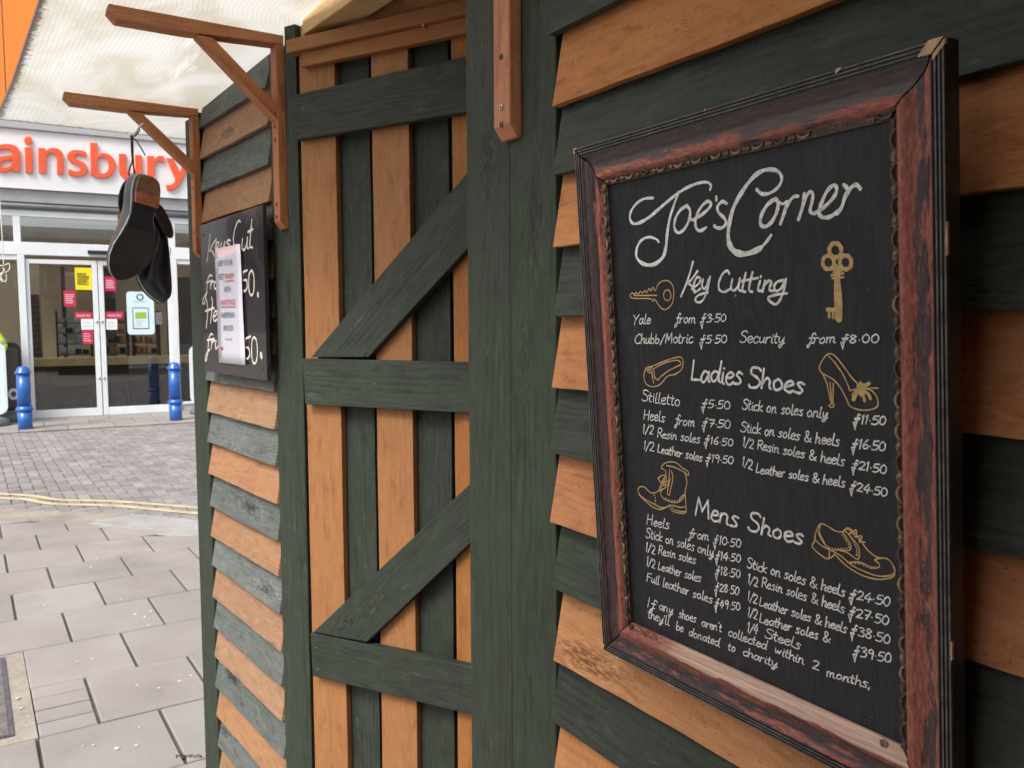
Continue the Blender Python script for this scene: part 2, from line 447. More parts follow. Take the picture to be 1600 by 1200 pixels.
# canopy: dirty twin-wall polycarbonate
def m_canopy():
    s = NT('dirty twin wall polycarbonate'); uv = s.uv(); x = s.xyz(uv)
    rib = s.math('PINGPONG', x[1], .0055)
    ribm = s.ss(rib, .0009, .0002)
    bl = s.noise(s.scale(uv, (3.2, 6.0)), 1.0, 5.0, .55, .6)
    bl2 = s.noise(s.scale(uv, (1.6, 9.0)), 1.0, 4.0, .6, .4)
    c = s.mix(s.ss(bl, .35, .68), (.86, .86, .83), (.66, .63, .52))
    c = s.mix(s.math('MULTIPLY', s.ss(bl2, .58, .70), .85), c, (.98, .98, .98))
    c = s.mix(s.math('MULTIPLY', ribm, .34), c, (.30, .28, .22))
    # mould creeping in from the open edges
    en = s.noise(s.scale(uv, (60, 60)), 1.0, 5.0, .7)
    e1 = s.math('ADD', s.math('SUBTRACT', x[1], 0.0), s.math('MULTIPLY', en, -.055))
    e2 = s.math('ADD', x[0], s.math('MULTIPLY', en, -.09))
    ed = s.math('MAXIMUM', s.ss(e1, -.006, -.022), s.ss(e2, -.010, -.035))
    c = s.mix(s.math('MULTIPLY', ed, .85), c, (.10, .075, .045))
    d = s.n('BsdfDiffuse'); s.put(d.inputs[0], c)
    tr = s.n('BsdfTranslucent'); s.put(tr.inputs[0], c)
    gl = s.n('BsdfGlossy'); gl.inputs['Roughness'].default_value = .22; s.put(gl.inputs[0], (.9, .9, .9))
    m1 = s.n('MixShader'); m1.inputs[0].default_value = .66
    s.t.links.new(d.outputs[0], m1.inputs[1]); s.t.links.new(tr.outputs[0], m1.inputs[2])
    fr = s.n('Fresnel'); fr.inputs[0].default_value = 1.45
    m2 = s.n('MixShader'); s.t.links.new(fr.outputs[0], m2.inputs[0])
    s.t.links.new(m1.outputs[0], m2.inputs[1]); s.t.links.new(gl.outputs[0], m2.inputs[2])
    s.t.links.new(m2.outputs[0], s.out.inputs[0])
    return s.mat
M['canopy'] = m_canopy()
def m_canopy_top():
    s = NT('clear upper skin of the canopy')
    tr = s.n('BsdfTransparent'); s.put(tr.inputs[0], (.95, .95, .94))
    gl = s.n('BsdfGlossy'); gl.inputs['Roughness'].default_value = .2
    m = s.n('MixShader'); m.inputs[0].default_value = .04
    s.t.links.new(tr.outputs[0], m.inputs[1]); s.t.links.new(gl.outputs[0], m.inputs[2]); s.t.links.new(m.outputs[0], s.out.inputs[0])
    return s.mat
M['canopy_top'] = m_canopy_top()
def m_glass():
    s = NT('window glass')
    tr = s.n('BsdfTransparent'); s.put(tr.inputs[0], (.93, .95, .95))
    gl = s.n('BsdfGlossy'); gl.inputs['Roughness'].default_value = .015; s.put(gl.inputs[0], (1, 1, 1))
    fr = s.n('Fresnel'); fr.inputs[0].default_value = 1.62
    m2 = s.n('MixShader'); s.t.links.new(s.math('MULTIPLY', fr.outputs[0], 1.25, clamp=True), m2.inputs[0])
    s.t.links.new(tr.outputs[0], m2.inputs[1]); s.t.links.new(gl.outputs[0], m2.inputs[2])
    s.t.links.new(m2.outputs[0], s.out.inputs[0])
    return s.mat
M['glass'] = m_glass()

def m_ground(name, a, b, spk, scale=3.0, speck=.5, tintk=.5, rough=.85, bl=None, blk=0.0):
    s = NT(name); o = s.obj(); t = s.tint()
    n1 = s.noise(o, scale, 5.0, .6); n2 = s.noise(o, 90.0, 3.0, .7); n3 = s.noise(o, 260.0, 2.0, .6)
    c = s.mix(s.ss(n1, .3, .7), a, b)
    c = s.mix(s.math('MULTIPLY', s.ss(n2, .5, .75), speck), c, spk)
    c = s.mix(s.math('MULTIPLY', s.ss(n3, .55, .75), speck * .5), c, mulc(spk, .5))
    st = s.noise(o, 1.3, 6.0, .7)
    c = s.mix(s.math('MULTIPLY', s.ss(st, .50, .70), .42), c, mulc(a, .5))
    if bl: c = s.mix(s.math('MULTIPLY', s.ss(t[1], .72, .95), blk), c, bl)
    hv = s.n('HueSaturation')
    s.put(hv.inputs['Value'], s.math('MULTIPLY_ADD', t[0], tintk, 1 - tintk / 2)); s.put(hv.inputs['Color'], c)
    s.bsdf(hv.outputs[0], rough, s.bump(s.math('ADD', n2, s.math('MULTIPLY', n3, .6)), .25, .003), spec=.3)
    return s.mat
M['slab'] = m_ground('concrete paving slab', (.27, .245, .232), (.33, .30, .283), (.42, .39, .365), 2.2, .35, .14, bl=(.29, .295, .295), blk=.3)
M['block'] = m_ground('grey block paver', (.22, .205, .202), (.30, .28, .276), (.40, .37, .36), 3.0, .4, .32, bl=(.26, .265, .285), blk=.6)
M['mortar'] = m_ground('dark joint mortar', (.085, .075, .066), (.13, .115, .10), (.20, .18, .16), 6.0, .5, .0)
M['concrete'] = m_ground('rough concrete infill', (.26, .225, .19), (.36, .32, .275), (.52, .48, .42), 5.0, .8, .3)
M['concrete_grey'] = m_ground('grey concrete infill', (.33, .325, .32), (.42, .41, .40), (.18, .16, .14), 5.0, .6, .2)
M['asphalt'] = m_ground('weathered asphalt', (.16, .155, .15), (.22, .21, .20), (.30, .29, .28), 2.0, .6, .0)
M['yellow_line'] = plain('yellow road paint', (.54, .45, .27), .85, var=.25, scale=9, dirt=(.33, .30, .26), dirtk=.95)
M['gum'] = plain('trodden chewing gum', (.52, .50, .46), .8, var=.2, scale=40)
M['moss'] = plain('moss', (.05, .07, .025), .95, var=.5, scale=60)
M['cast_iron'] = plain('worn iron cover', (.19, .18, .175), .6, .2, var=.3, scale=30, bump=.3)
M['zinc_edge'] = plain('iron frame edge', (.16, .18, .22), .5, .6, var=.3, scale=30)
M['shop_white'] = plain('white powder coat', (.74, .77, .80), .35, var=.06, scale=3)
M['sign_white'] = plain('white sign panel', (.86, .87, .90), .4, var=.03, scale=2)
M['shop_grey'] = plain('pale grey cladding', (.42, .43, .45), .5, var=.1, scale=2)
M['shop_grey_dark'] = plain('grey metal', (.20, .21, .22), .45, .3, var=.12, scale=4)
M['shop_orange'] = plain('orange cladding panel', (.88, .25, .035), .4, var=.05, scale=.8)
M['letter'] = plain('orange red acrylic', (.86, .10, .02), .35, var=.05, scale=4)
M['black'] = plain('black plastic', (.02, .02, .022), .4, var=.2, scale=20)
M['blue'] = plain('gloss blue paint', (.018, .12, .46), .32, var=.16, scale=12, coat=.4, dirt=(.09, .11, .15), dirtk=.55, bump=.08)
M['rubber'] = plain('grey rubber base', (.13, .15, .18), .7, var=.2, scale=12)
M['steel'] = plain('satin steel', (.55, .56, .58), .3, .9, var=.1, scale=10)
M['paper'] = plain('white paper', (.82, .83, .86), .5, var=.03, scale=10)
M['laminate'] = plain('laminated paper', (.70, .68, .78), .16, var=.05, scale=9, coat=.5)
M['ink'] = plain('dark ink', (.07, .065, .08), .6)
M['ink_red'] = plain('red ink', (.50, .04, .05), .6)
M['sticker_red'] = plain('magenta red sticker', (.52, .025, .085), .4, var=.06)
M['sticker_yellow'] = plain('yellow poster', (.86, .70, .01), .5, var=.05)
M['poster_pale'] = plain('pale blue poster', (.66, .80, .86), .4, var=.04)
M['poster_green'] = plain('green print', (.30, .52, .03), .5, var=.1)
M['logo_green'] = plain('dark green print', (.05, .20, .12), .5)
M['text_grey'] = plain('grey print', (.45, .47, .5), .6)
M['keyboard'] = plain('purple black gloss board', (.030, .021, .026), .26, var=.2, scale=5, coat=.3)
M['leather'] = plain('black polished leather', (.009, .010, .013), .36, var=.35, scale=22, coat=.25, bump=.2)
M['suede'] = plain('dull black leather', (.010, .010, .011), .6, var=.4, scale=30, bump=.2)
M['sole'] = plain('dark worn rubber sole', (.017, .012, .010), .7, var=.5, scale=30, dirt=(.045, .035, .03), dirtk=.5, bump=.4)
M['sole_waist'] = plain('black sole waist', (.008, .008, .009), .5, var=.3, scale=30)
M['welt'] = plain('grey welt', (.30, .31, .33), .6, var=.3, scale=60)
M['heel_tan'] = plain('tan leather heel', (.22, .115, .055), .75, var=.4, scale=55, dirt=(.09, .05, .03), dirtk=.6, bump=.3)
M['heel_orange'] = plain('orange rubber heel quarter', (.42, .13, .06), .7, var=.4, scale=55, dirt=(.16, .07, .05), dirtk=.5, bump=.3)
M['lace'] = plain('brown lace', (.05, .032, .028), .8, var=.3, scale=90)
M['string'] = plain('white cotton string', (.75, .73, .68), .9, var=.15, scale=90)
M['hivis'] = plain('hi-vis yellow cloth', (.55, .80, .03), .75, var=.12, scale=18)
M['reflect'] = plain('grey reflective tape', (.30, .32, .34), .45, var=.1, scale=20)
M['skin'] = plain('skin', (.50, .28, .20), .55, var=.1, scale=14)
M['hair'] = plain('dark hair', (.03, .02, .014), .6, var=.4, scale=60)
M['trousers'] = plain('dark trousers', (.02, .022, .03), .85, var=.3, scale=14)
M['interior_wall'] = plain('beige interior wall', (.70, .57, .40), .8, var=.12, scale=1.2)
M['interior_dark'] = plain('dark interior', (.10, .09, .085), .8, var=.3, scale=1.0)
M['interior_floor'] = plain('interior floor', (.30, .29, .28), .35, var=.2, scale=2)
M['counter'] = plain('light wood counter', (.72, .52, .26), .5, var=.15, scale=4)
M['crate_orange'] = plain('orange crate', (.62, .22, .07), .6, var=.3, scale=8)
M['crate_black'] = plain('black crate', (.02, .02, .022), .5, var=.3, scale=8)
M['crate_blue'] = plain('blue grey packets', (.42, .52, .64), .5, var=.5, scale=14)
M['crate_white'] = plain('white packets', (.55, .55, .56), .5, var=.5, scale=18)
def m_brick():
    s = NT('red brick wall'); o = s.obj(); x = s.xyz(o)
    b = s.n('TexBrick'); s.put(b.inputs['Vector'], s.comb(x[1], x[2], 0.0))
    b.inputs['Color1'].default_value = (.26, .10, .065, 1); b.inputs['Color2'].default_value = (.34, .15, .10, 1)
    b.inputs['Mortar'].default_value = (.36, .33, .29, 1); b.inputs['Scale'].default_value = 4.4
    s.bsdf(s.mix(s.math('MULTIPLY', s.ss(s.noise(o, .7, 4.0), .4, .7), .4), b.outputs[0], (.15, .08, .06)), .85)
    return s.mat
M['brick'] = m_brick()
M['slate'] = plain('slate roof', (.07, .07, .08), .6, var=.3, scale=3)
M['bark'] = plain('bark', (.06, .045, .035), .9, var=.4, scale=20)
# ------------------------------------------------------------------ ground, road, pavement
def struct(o):
    o['kind'] = 'structure'; return o
def lerp_line(pts, y):
    for (xa, ya), (xb, yb) in zip(pts, pts[1:]):
        if ya <= y <= yb: return xa + (xb - xa) * (y - ya) / (yb - ya)
    return pts[0][0] if y < pts[0][1] else pts[-1][0]
mb = MB()
mb.face([(-120, -120, -.03), (120, -120, -.03), (120, 120, -.03), (-120, 120, -.03)], [(0, 0)] * 4)
struct(mb.build('ground', M['asphalt']))
# edge of the pavement and edge of the road (x as a function of y), read on the ground
PAVE_EDGE = [(-11.5, -6.0), (-9.6, -2.5), (-8.2, -.95), (-7.73, -.50), (-7.57, -.33), (-7.22, -.05), (-6.81, .23), (-6.34, .545), (-6.0, .9), (-5.3, 1.8), (-4.0, 3.6), (-2.0, 7.0)]
ROAD_EDGE = [(-11.9, -6.0), (-9.95, -2.5), (-8.55, -.95), (-8.09, -.49), (-7.80, -.23), (-7.43, .15), (-7.30, .32), (-6.74, .74), (-6.2, 1.2), (-5.5, 2.0), (-4.2, 3.8), (-2.2, 7.2)]
mb = MB()
for a, b in zip(PAVE_EDGE, PAVE_EDGE[1:]):
    mb.face([(a[0], a[1], -.012), (4.0, a[1], -.012), (4.0, b[1], -.012), (b[0], b[1], -.012)], [(0, 0)] * 4)
struct(mb.build('paving_joints', M['mortar']))
# concrete infill between the last slabs and the road, two pours of different tone
for nm, ya, yb, mt, dz in (('concrete_verge', -6, .8, 'concrete', 0), ('concrete_patch', .06, 7.0, 'concrete_grey', .003)):
    mb = MB(); N = 40
    ys = [ya + (yb - ya) * i / N for i in range(N + 1)]
    rows = []
    for y in ys:
        j = .03 * sin(y * 9) + .02 * sin(y * 23)
        xa, xb = lerp_line(PAVE_EDGE, y), lerp_line(ROAD_EDGE, y)
        if nm == 'concrete_patch' and y < .5: xb = xa + (xb - xa) * min(1, max(.15, (y - .02) / .35))
        rows.append([(xa + .12, y, -.006 + dz), (xa - .006, y, -.004 + dz), (xb + j * .6, y, -.006 + dz), (xb - .10, y, -.011 + dz * .3)])
    mb.grid(rows, ys, [0, 1, 2, 3])
    struct(mb.build(nm, M[mt]))
# paving slabs, running bond; courses along y
def slab(mb, x0, x1, y0, y1, top=0.0, g=.006):
    """one slab clipped at the pavement edge"""
    x0 += g; x1 -= g; y0 += g; y1 -= g
    e0, e1 = lerp_line(PAVE_EDGE, y0), lerp_line(PAVE_EDGE, y1)
    em = max(e0, e1)
    if x1 <= min(e0, e1) + .04: return
    tint = (random.random(), random.random(), random.random())
    dz = random.uniform(-.0015, .0015)
    a0, a1 = max(x0, e0), max(x0, e1)
    if x1 - min(a0, a1) < .03: return
    a0 = min(a0, x1 - .01); a1 = min(a1, x1 - .01)
    pts = [(a0, y0), (x1, y0), (x1, y1), (a1, y1)]
    b = .004
    cx = sum(p[0] for p in pts) / 4; cy = sum(p[1] for p in pts) / 4
    ins = [(p[0] + b * (1 if p[0] < cx else -1), p[1] + b * (1 if p[1] < cy else -1)) for p in pts]
    mb.face([(p[0], p[1], top + dz) for p in ins], ins, 0, tint)
    for i in range(4):
        j = (i + 1) % 4
        mb.face([(*pts[i], -.02), (*pts[j], -.02), (*pts[j], top + dz - b), (*pts[i], top + dz - b)], [(0, 0)] * 4, 0, tint)
        mb.face([(*pts[i], top + dz - b), (*pts[j], top + dz - b), (*ins[j], top + dz), (*ins[i], top + dz)], [(0, 0)] * 4, 0, tint)
mb = MB()
P_, L_ = .4915, .4215
for r in range(-16, 12):
    x0 = -3.955 + P_ * r; x1 = x0 + P_
    offy = -.093 if r % 2 else -.305
    for k in range(-14, 18):
        y0 = offy + L_ * k; y1 = y0 + L_
        if x1 < -12.5: continue
        if r in (-1, 0):                                              # the iron cover takes these slabs
            if y0 < -.515 and y1 > -1.09:
                if y0 < -1.085: slab(mb, x0, x1, y0, -1.085)
                if y1 > -.5 and r == 0:                               # four small setts make good the half slab
                    for q in range(4): slab(mb, x0 + q * P_ / 4, x0 + (q + 1) * P_ / 4, -.512, y1)
                continue
        slab(mb, x0, x1, y0, y1)
struct(mb.build('pavement', M['slab']))
# iron cover in a concrete collar at the left edge
cv = thing('manhole_cover', (-3.95, -.8, 0), 'grey iron access cover in a rough concrete collar among the slabs', 'manhole cover')
mb = MB(); mb.abox(-4.44, -3.47, -1.08, -.512, -.02, -.004, grain='x'); mb.build('collar', M['concrete'], cv)
mb = MB(); mb.abox(-4.40, -3.53, -1.04, -.585, -.003, .002, grain='x'); mb.build('frame', M['zinc_edge'], cv)
mb = MB(); mb.abox(-4.385, -3.545, -1.025, -.600, -.001, .004, grain='x'); mb.build('cover', M['cast_iron'], cv, bevel=.002)
# block paved road, herringbone
mb = MB(); b_ = .1
def block(mb, x0, x1, y0, y1):
    xc, yc = (x0 + x1) / 2, (y0 + y1) / 2
    e = lerp_line(ROAD_EDGE, yc)
    if x0 > e or xc < -13.62 + .09 * (yc): return
    x1 = min(x1, e)
    if x1 - x0 < .02: return
    g = .0035; t = (random.random(), random.random(), random.random()); z = -.004 + random.uniform(-.002, .002)
    q = [(x0 + g, y0 + g), (x1 - g, y0 + g), (x1 - g, y1 - g), (x0 + g, y1 - g)]
    k = .003
    qi = [(q[0][0] + k, q[0][1] + k), (q[1][0] - k, q[1][1] + k), (q[2][0] - k, q[2][1] - k), (q[3][0] + k, q[3][1] - k)]
    mb.face([(*p, z) for p in qi], qi, 0, t)
    for i in range(4):
        j = (i + 1) % 4
        mb.face([(*q[i], z - .008), (*q[j], z - .008), (*qi[j], z), (*qi[i], z)], [(0, 0)] * 4, 0, t)
for j in range(-20, 50):
    for m in range(-48, 8):
        X = (j + 4 * m) * b_; Y = j * b_
        X += 0; 
        if X < -15.2 or X > -3: continue
        block(mb, X, X + .2, Y, Y + .1)
        block(mb, X + .3, X + .4, Y, Y + .2)
struct(mb.build('road', M['block']))
mb = MB()
ys = [-2 + .1 * i for i in range(70)]
mb.grid([[(-16, y, -.016), (lerp_line(ROAD_EDGE, y) + .01, y, -.016)] for y in ys], ys, [0, 1])
struct(mb.build('road_joints', M['mortar']))
# a worn double yellow line painted on the blocks
Y1 = [(-12, -3.4), (-9.9, -1.5), (-8.766, -.47), (-8.492, -.236), (-8.141, -.035), (-7.82, .346), (-7.21, .844), (-6.4, 1.5), (-5.0, 3.0)]
Y2 = [(-11.8, -3.4), (-9.7, -1.5), (-8.55, -.476), (-8.348, -.292), (-8.002, -.104), (-7.625, .319), (-6.983, .804), (-6.2, 1.45), (-4.8, 3.0)]
mb = MB()
for L in (Y1, Y2):
    pp = smooth(L, 10); rows = []
    for i, p in enumerate(pp):
        d = (pp[min(i + 1, len(pp) - 1)] - pp[max(i - 1, 0)]).normalized(); nn = Vector((-d.y, d.x, 0))
        wv = .034
        rows.append([p + nn * wv + Vector((0, 0, -.0008)), p - nn * wv + Vector((0, 0, -.0008))])
    mb.grid(rows, [i * .05 for i in range(len(rows))], [0, .05])
struct(mb.build('road_marking', M['yellow_line']))
# slab strip along the shop front
SD = Vector((.0659, .9978, 0)); NF = Vector((.9978, -.0659, 0)); SO = Vector((-15.363, .169, 0))
def S(s, z, o=0.0): return SO + SD * s + NF * o + Vector((0, 0, z))
mb = MB()
for k in range(-8, 10):
    for r in range(3):
        s0 = k * .62 + (.31 if r % 2 else 0) - .15; t = (random.random(), random.random(), random.random())
        o0 = .02 + r * .6; g = .005
        mb.face([S(s0 + g, .004, o0 + g), S(s0 + .62 - g, .004, o0 + g), S(s0 + .62 - g, .004, o0 + .6 - g), S(s0 + g, .004, o0 + .6 - g)], [(0, 0)] * 4, 0, t)
struct(mb.build('shop_pavement', M['slab']))
mb = MB()
mb.face([S(-5.2, -.002, 0), S(6.2, -.002, 0), S(6.2, -.002, 1.84), S(-5.2, -.002, 1.84)], [(0, 0)] * 4)
struct(mb.build('shop_pavement_joints', M['mortar']))
# chewing gum and litter specks trodden into the paving
mb = MB()
GP = Plane((0, 0, 0), (1, 0, 0), (0, 1, 0), (0, 0, 1))
gum_px = [(120.6, 1034), (145, 1030), (130, 1166), (145.5, 1165), (182, 1170), (213, 1165), (219, 1137), (280, 1064), (298, 1056), (215, 1071), (248, 1075),
          (189, 936), (211, 960), (227, 964), (236, 955), (280, 951), (33, 1107), (28, 1091), (70, 946), (152, 873), (97, 700), (73, 750), (75, 754), (203, 747), (268, 809), (150, 660), (180, 659), (8, 1145), (142, 886), (232, 978), (99, 928), (293, 772), (235, 748), (27, 783), (65, 811)]
for i, (x, y) in enumerate(gum_px):
    u, v = GP.uv(x, y); r = random.uniform(.005, .011) * (1.0 if y > 900 else 1.2)
    n = 9; a = random.uniform(0, 6)
    zt = .0022 + .0002 * (i % 5)
    ring = [(u + r * (1 + .35 * sin(3 * k + a)) * cos(2 * pi * k / n), v + r * (.8 + .3 * sin(2 * k + a)) * sin(2 * pi * k / n)) for k in range(n)]
    mb.face([(p[0], p[1], zt) for p in ring], [(0, 0)] * n)
    for k in range(n):
        p, q = ring[k], ring[(k + 1) % n]
        mb.face([(p[0], p[1], zt), (q[0], q[1], zt), (u + (q[0] - u) * 1.15, v + (q[1] - v) * 1.15, .001), (u + (p[0] - u) * 1.15, v + (p[1] - v) * 1.15, .001)], [(0, 0)] * 4)
o = mb.build('chewing_gum', M['gum']); o['kind'] = 'stuff'; o['label'] = 'pale spots of chewing gum trodden into the paving'
# moss in the joint beside the kiosk
mb = MB()
for k in range(170):
    u, v = GP.uv(random.uniform(275, 316), 1182 + random.uniform(-3, 2))
    r = random.uniform(.0015, .004)
    mb.ell((u, v, -.002), (r, 0, 0), (0, r, 0), (0, 0, r * .8), 6)
o = mb.build('moss', M['moss']); o['kind'] = 'stuff'; o['label'] = 'green moss growing in the slab joint beside the kiosk post'

# ------------------------------------------------------------------ supermarket across the road
FP = Plane(SO, SD, (0, 0, -1), NF)
def Fx(x, y, o=0.0):
    u, v = FP.uv(x, y, o); return (u, -v)
shop = thing('supermarket', S(1.0, 0, 0), 'white fronted supermarket with glass sliding doors and red lettering on its fascia', 'shop')
def sbox(mb, s0, s1, z0, z1, o0, o1, mat=0):
    mb.box(S(s0, z0, o0), SD, s1 - s0, (0, 0, 1), z1 - z0, NF, o1 - o0, mat)
SL, SR = -5.0, 6.0
mb = MB()
sbox(mb, SL, SR, 3.62, 4.52, -.3, .10); mb.build('fascia', M['sign_white'], shop)
mb = MB()
sbox(mb, SL, SR, 4.525, 4.72, -.35, .16)
sbox(mb, SL, SR, 3.42, 3.615, -.3, .03)
mb.build('fascia_trim', M['shop_grey'], shop, bevel=.01)
mb = MB(); mb.tube([S(SL, 3.36, .07), S(SR, 3.36, .07)], .035, 10); sbox(mb, SL, SR, 3.30, 3.33, -.05, .05)
mb.build('rail', M['shop_grey_dark'], shop)
# wire mesh guard in front of the fascia: fine wires
mb = MB()
for k in range(38):
    z = 3.66 + k * .0235 * .98
    mb.box(S(-.9, z, .235), SD, 4.2, (0, 0, 1), .0007, NF, .0007)
for k in range(150):
    s_ = -.9 + k * .028
    mb.box(S(s_, 3.64, .238), SD, .0007, (0, 0, 1), .90, NF, .0007)
mb.build('bird_net', M['shop_grey'], shop)
mb = MB()
for k in range(-4, 5):
    sbox(mb, k * 1.25 - .13, k * 1.25 + 1.25 - .145, 4.74, 9.2, -.35, .12)
mb.build('orange_panel', M['shop_orange'], shop, bevel=.006)
mb = MB(); sbox(mb, SL, SR, 4.725, 9.2, -.4, .09); sbox(mb, SL, SR, 9.2, 9.35, -.6, .15); mb.build('upper_wall', M['shop_grey'], shop)
# frames
mb = MB()
sbox(mb, SL, SR, 2.60, 2.80, -.10, .05)            # transom bar
sbox(mb, SL, SR, 3.20, 3.30, -.06, .03)            # head of the upper lights
for s_ in (-4.2, -2.2, -.135, 2.13, 4.2):
    sbox(mb, s_, s_ + .10, 2.801, 3.199, -.06, .035)
for s_ in (-4.2, -2.2, -.10, 2.14, 4.2):           # posts down to the ground
    sbox(mb, s_, s_ + .10, 0, 2.599, -.08, .055)
for a, b in ((-4.1, -2.2), (-2.1, -.10), (2.24, 4.2)):
    sbox(mb, a + .002, b - .002, .12, .17, -.05, .04); sbox(mb, a + .002, b - .002, 2.52, 2.598, -.05, .03)
mb.build('window_frame', M['shop_white'], shop, bevel=.006)
for a, b in ((-4.1, -2.2), (-2.1, -.10), (2.24, 4.2)):
    mb = MB(); sbox(mb, a + .002, b - .002, 0, .119, -.05, .02); mb.build('plinth', M['shop_grey'], shop)
mb = MB()
for a, b in ((-4.1, -2.2), (-2.1, -.10), (2.24, 4.2)): sbox(mb, a + .003, b - .003, .171, 2.519, -.02, -.012)
for a, b in ((-4.1, -2.2), (-2.1, -.135), (-.035, 2.13), (2.23, 4.2)): sbox(mb, a + .003, b - .003, 2.801, 3.199, -.02, -.012)
mb.build('window_glass', M['glass'], shop)
for nm, a, b in (('l', .003, 1.022), ('r', 1.034, 2.137)):
    mb = MB()
    sbox(mb, a, a + (.055 if nm == 'l' else .075), .005, 2.54, -.03, .02)
    sbox(mb, b - (.08 if nm == 'l' else .055), b, .005, 2.54, -.03, .02)
    i0, i1 = a + (.056 if nm == 'l' else .076), b - (.081 if nm == 'l' else .056)
    sbox(mb, i0, i1, .005, .135, -.028, .018); sbox(mb, i0, i1, 2.47, 2.54, -.028, .018)
    d = mb.build('sliding_door', M['shop_white'], shop, bevel=.005)
    mb = MB(); sbox(mb, i0, i1, .136, 2.469, -.01, -.003); mb.build('pane', M['glass'], d)
    xs = b - .035 if nm == 'l' else a + .03
    for zz in (.62, 1.55):
        mb = MB(); mb.lathe(S(xs, zz, .021), NF, [(.02, 0), (.02, .012), (.012, .016)], 12); mb.build('lock', M['steel'], d)
mb = MB(); sbox(mb, .89, 1.35, 2.645, 2.70, .051, .11); mb.build('door_sensor', M['black'], shop, bevel=.01)
# the room behind the glass
mb = MB()
sbox(mb, SL, SR, .0, 3.4, -5.2, -5.1); sbox(mb, SL, SL + .1, 0, 3.4, -5.1, -.1); sbox(mb, SR - .1, SR, 0, 3.4, -5.1, -.1)
mb.build('interior_wall', M['interior_wall'], shop)
mb = MB(); sbox(mb, SL, SR, 3.41, 3.5, -.62, -.3); sbox(mb, SL, SR, 3.41, 3.5, -5.2, -3.6); mb.build('ceiling', M['shop_white'], shop)  # middle left open, an added gap so sky light brightens the room
mb = MB(); sbox(mb, SL, SR, -.02, .003, -5.1, -.05); mb.build('floor', M['interior_floor'], shop)
mb = MB()
sbox(mb, -.9, .2, 0, 2.6, -2.6, -2.4); sbox(mb, .62, .80, 1.2, 2.5, -3.0, -2.95)
mb.build('pillar', M['interior_wall'], shop)
mb = MB(); sbox(mb, .0, .17, .7, 2.05, -2.39, -2.34); sbox(mb, .55, .62, .1, 2.6, -2.9, -2.8); sbox(mb, 1.15, 1.6, .2, 2.7, -4.6, -4.5)
sbox(mb, 2.3, 4.0, 0, 2.4, -2.0, -1.9)
mb.build('interior_fitting', M['interior_dark'], shop)
# letters: outlines read off the fascia, real 3 cm thick
LET = {
 'a': [[(-40, 345), (0, 320), (50, 314), (105, 323), (138, 350), (148, 400), ('c', 148, 522), ('c', 92, 517), ('c', 90, 500), (50, 521), (5, 521), (-32, 505), (-47, 470), (-37, 437), (0, 412), (50, 402), ('c', 92, 400), (90, 375), (70, 356), (30, 352), (-5, 362), ('c', -30, 380)],
       [('c', 92, 430), (45, 436), (12, 450), (5, 472), (25, 490), (60, 486), (88, 462)]],
 'i': [[('c', 185, 338), ('c', 240, 339), ('c', 244, 530), ('c', 193, 526)]],
 'dot': [[(182, 285), (192, 264), (211, 258), (232, 266), (240, 287), (230, 308), (210, 314), (190, 306)]],
 'n': [[('c', 287, 343), ('c', 340, 347), ('c', 343, 368), (372, 347), (415, 345), (452, 362), (471, 400), ('c', 476, 541), ('c', 428, 537), (426, 425), (410, 388), (378, 380), (352, 398), (346, 425), ('c', 346, 531), ('c', 292, 527)]],
 's': [[('c', 644, 374), ('c', 641, 409), (602, 392), (567, 394), (553, 412), (572, 430), (625, 452), (654, 486), (655, 520), (630, 546), (585, 556), (540, 548), ('c', 512, 536), ('c', 516, 499), (558, 517), (594, 515), (606, 499), (590, 476), (540, 452), (508, 424), (505, 393), (527, 368), (567, 358), (612, 362)]],
 'b': [[('c', 675, 303), ('c', 728, 308), ('c', 730, 396), (770, 380), (820, 395), (855, 430), (865, 475), (850, 525), (815, 560), (765, 567), (715, 560), ('c', 684, 545)],
       [(731, 440), (748, 414), (783, 414), (808, 440), (815, 485), (800, 522), (768, 536), ('c', 735, 525)]],
 'u': [[('c', 892, 387), ('c', 943, 389), (946, 495), (962, 528), (988, 533), (1012, 513), ('c', 1013, 395), ('c', 1062, 399), ('c', 1066, 577), ('c', 1018, 573), ('c', 1016, 555), (985, 575), (940, 570), (905, 545), (894, 500)]],
 'r': [[('c', 1102, 402), ('c', 1155, 405), ('c', 1157, 428), (1187, 404), ('c', 1229, 406), ('c', 1225, 451), (1188, 442), (1164, 462), (1157, 500), ('c', 1157, 581), ('c', 1108, 578)]],
 'y': [[('c', 1245, 418), ('c', 1302, 424), ('c', 1347, 535), ('c', 1383, 432), ('c', 1436, 437), (1362, 585), (1338, 625), (1300, 656), ('c', 1254, 657), ('c', 1243, 620), (1278, 620), (1304, 603), ('c', 1314, 575)]],
}
def outline(pts):
    P = []
    n = len(pts)
    for i, p in enumerate(pts):
        if p[0] == 'c': P.append((Vector((p[1], p[2], 0)), True))
        else: P.append((Vector((p[0], p[1], 0)), False))
    out = []
    for i in range(n):
        b, bc = P[i]; c, cc = P[(i + 1) % n]
        a = P[i - 1][0] if not bc else b; d = P[(i + 2) % n][0] if not cc else c
        if bc and cc: out.append(b); continue
        for k in range(5):
            t = k / 5
            out.append(.5 * ((2 * b) + (c - a) * t + (2 * a - 5 * b + 4 * c - d) * t * t + (3 * b - a - 3 * c + d) * t ** 3))
    return out
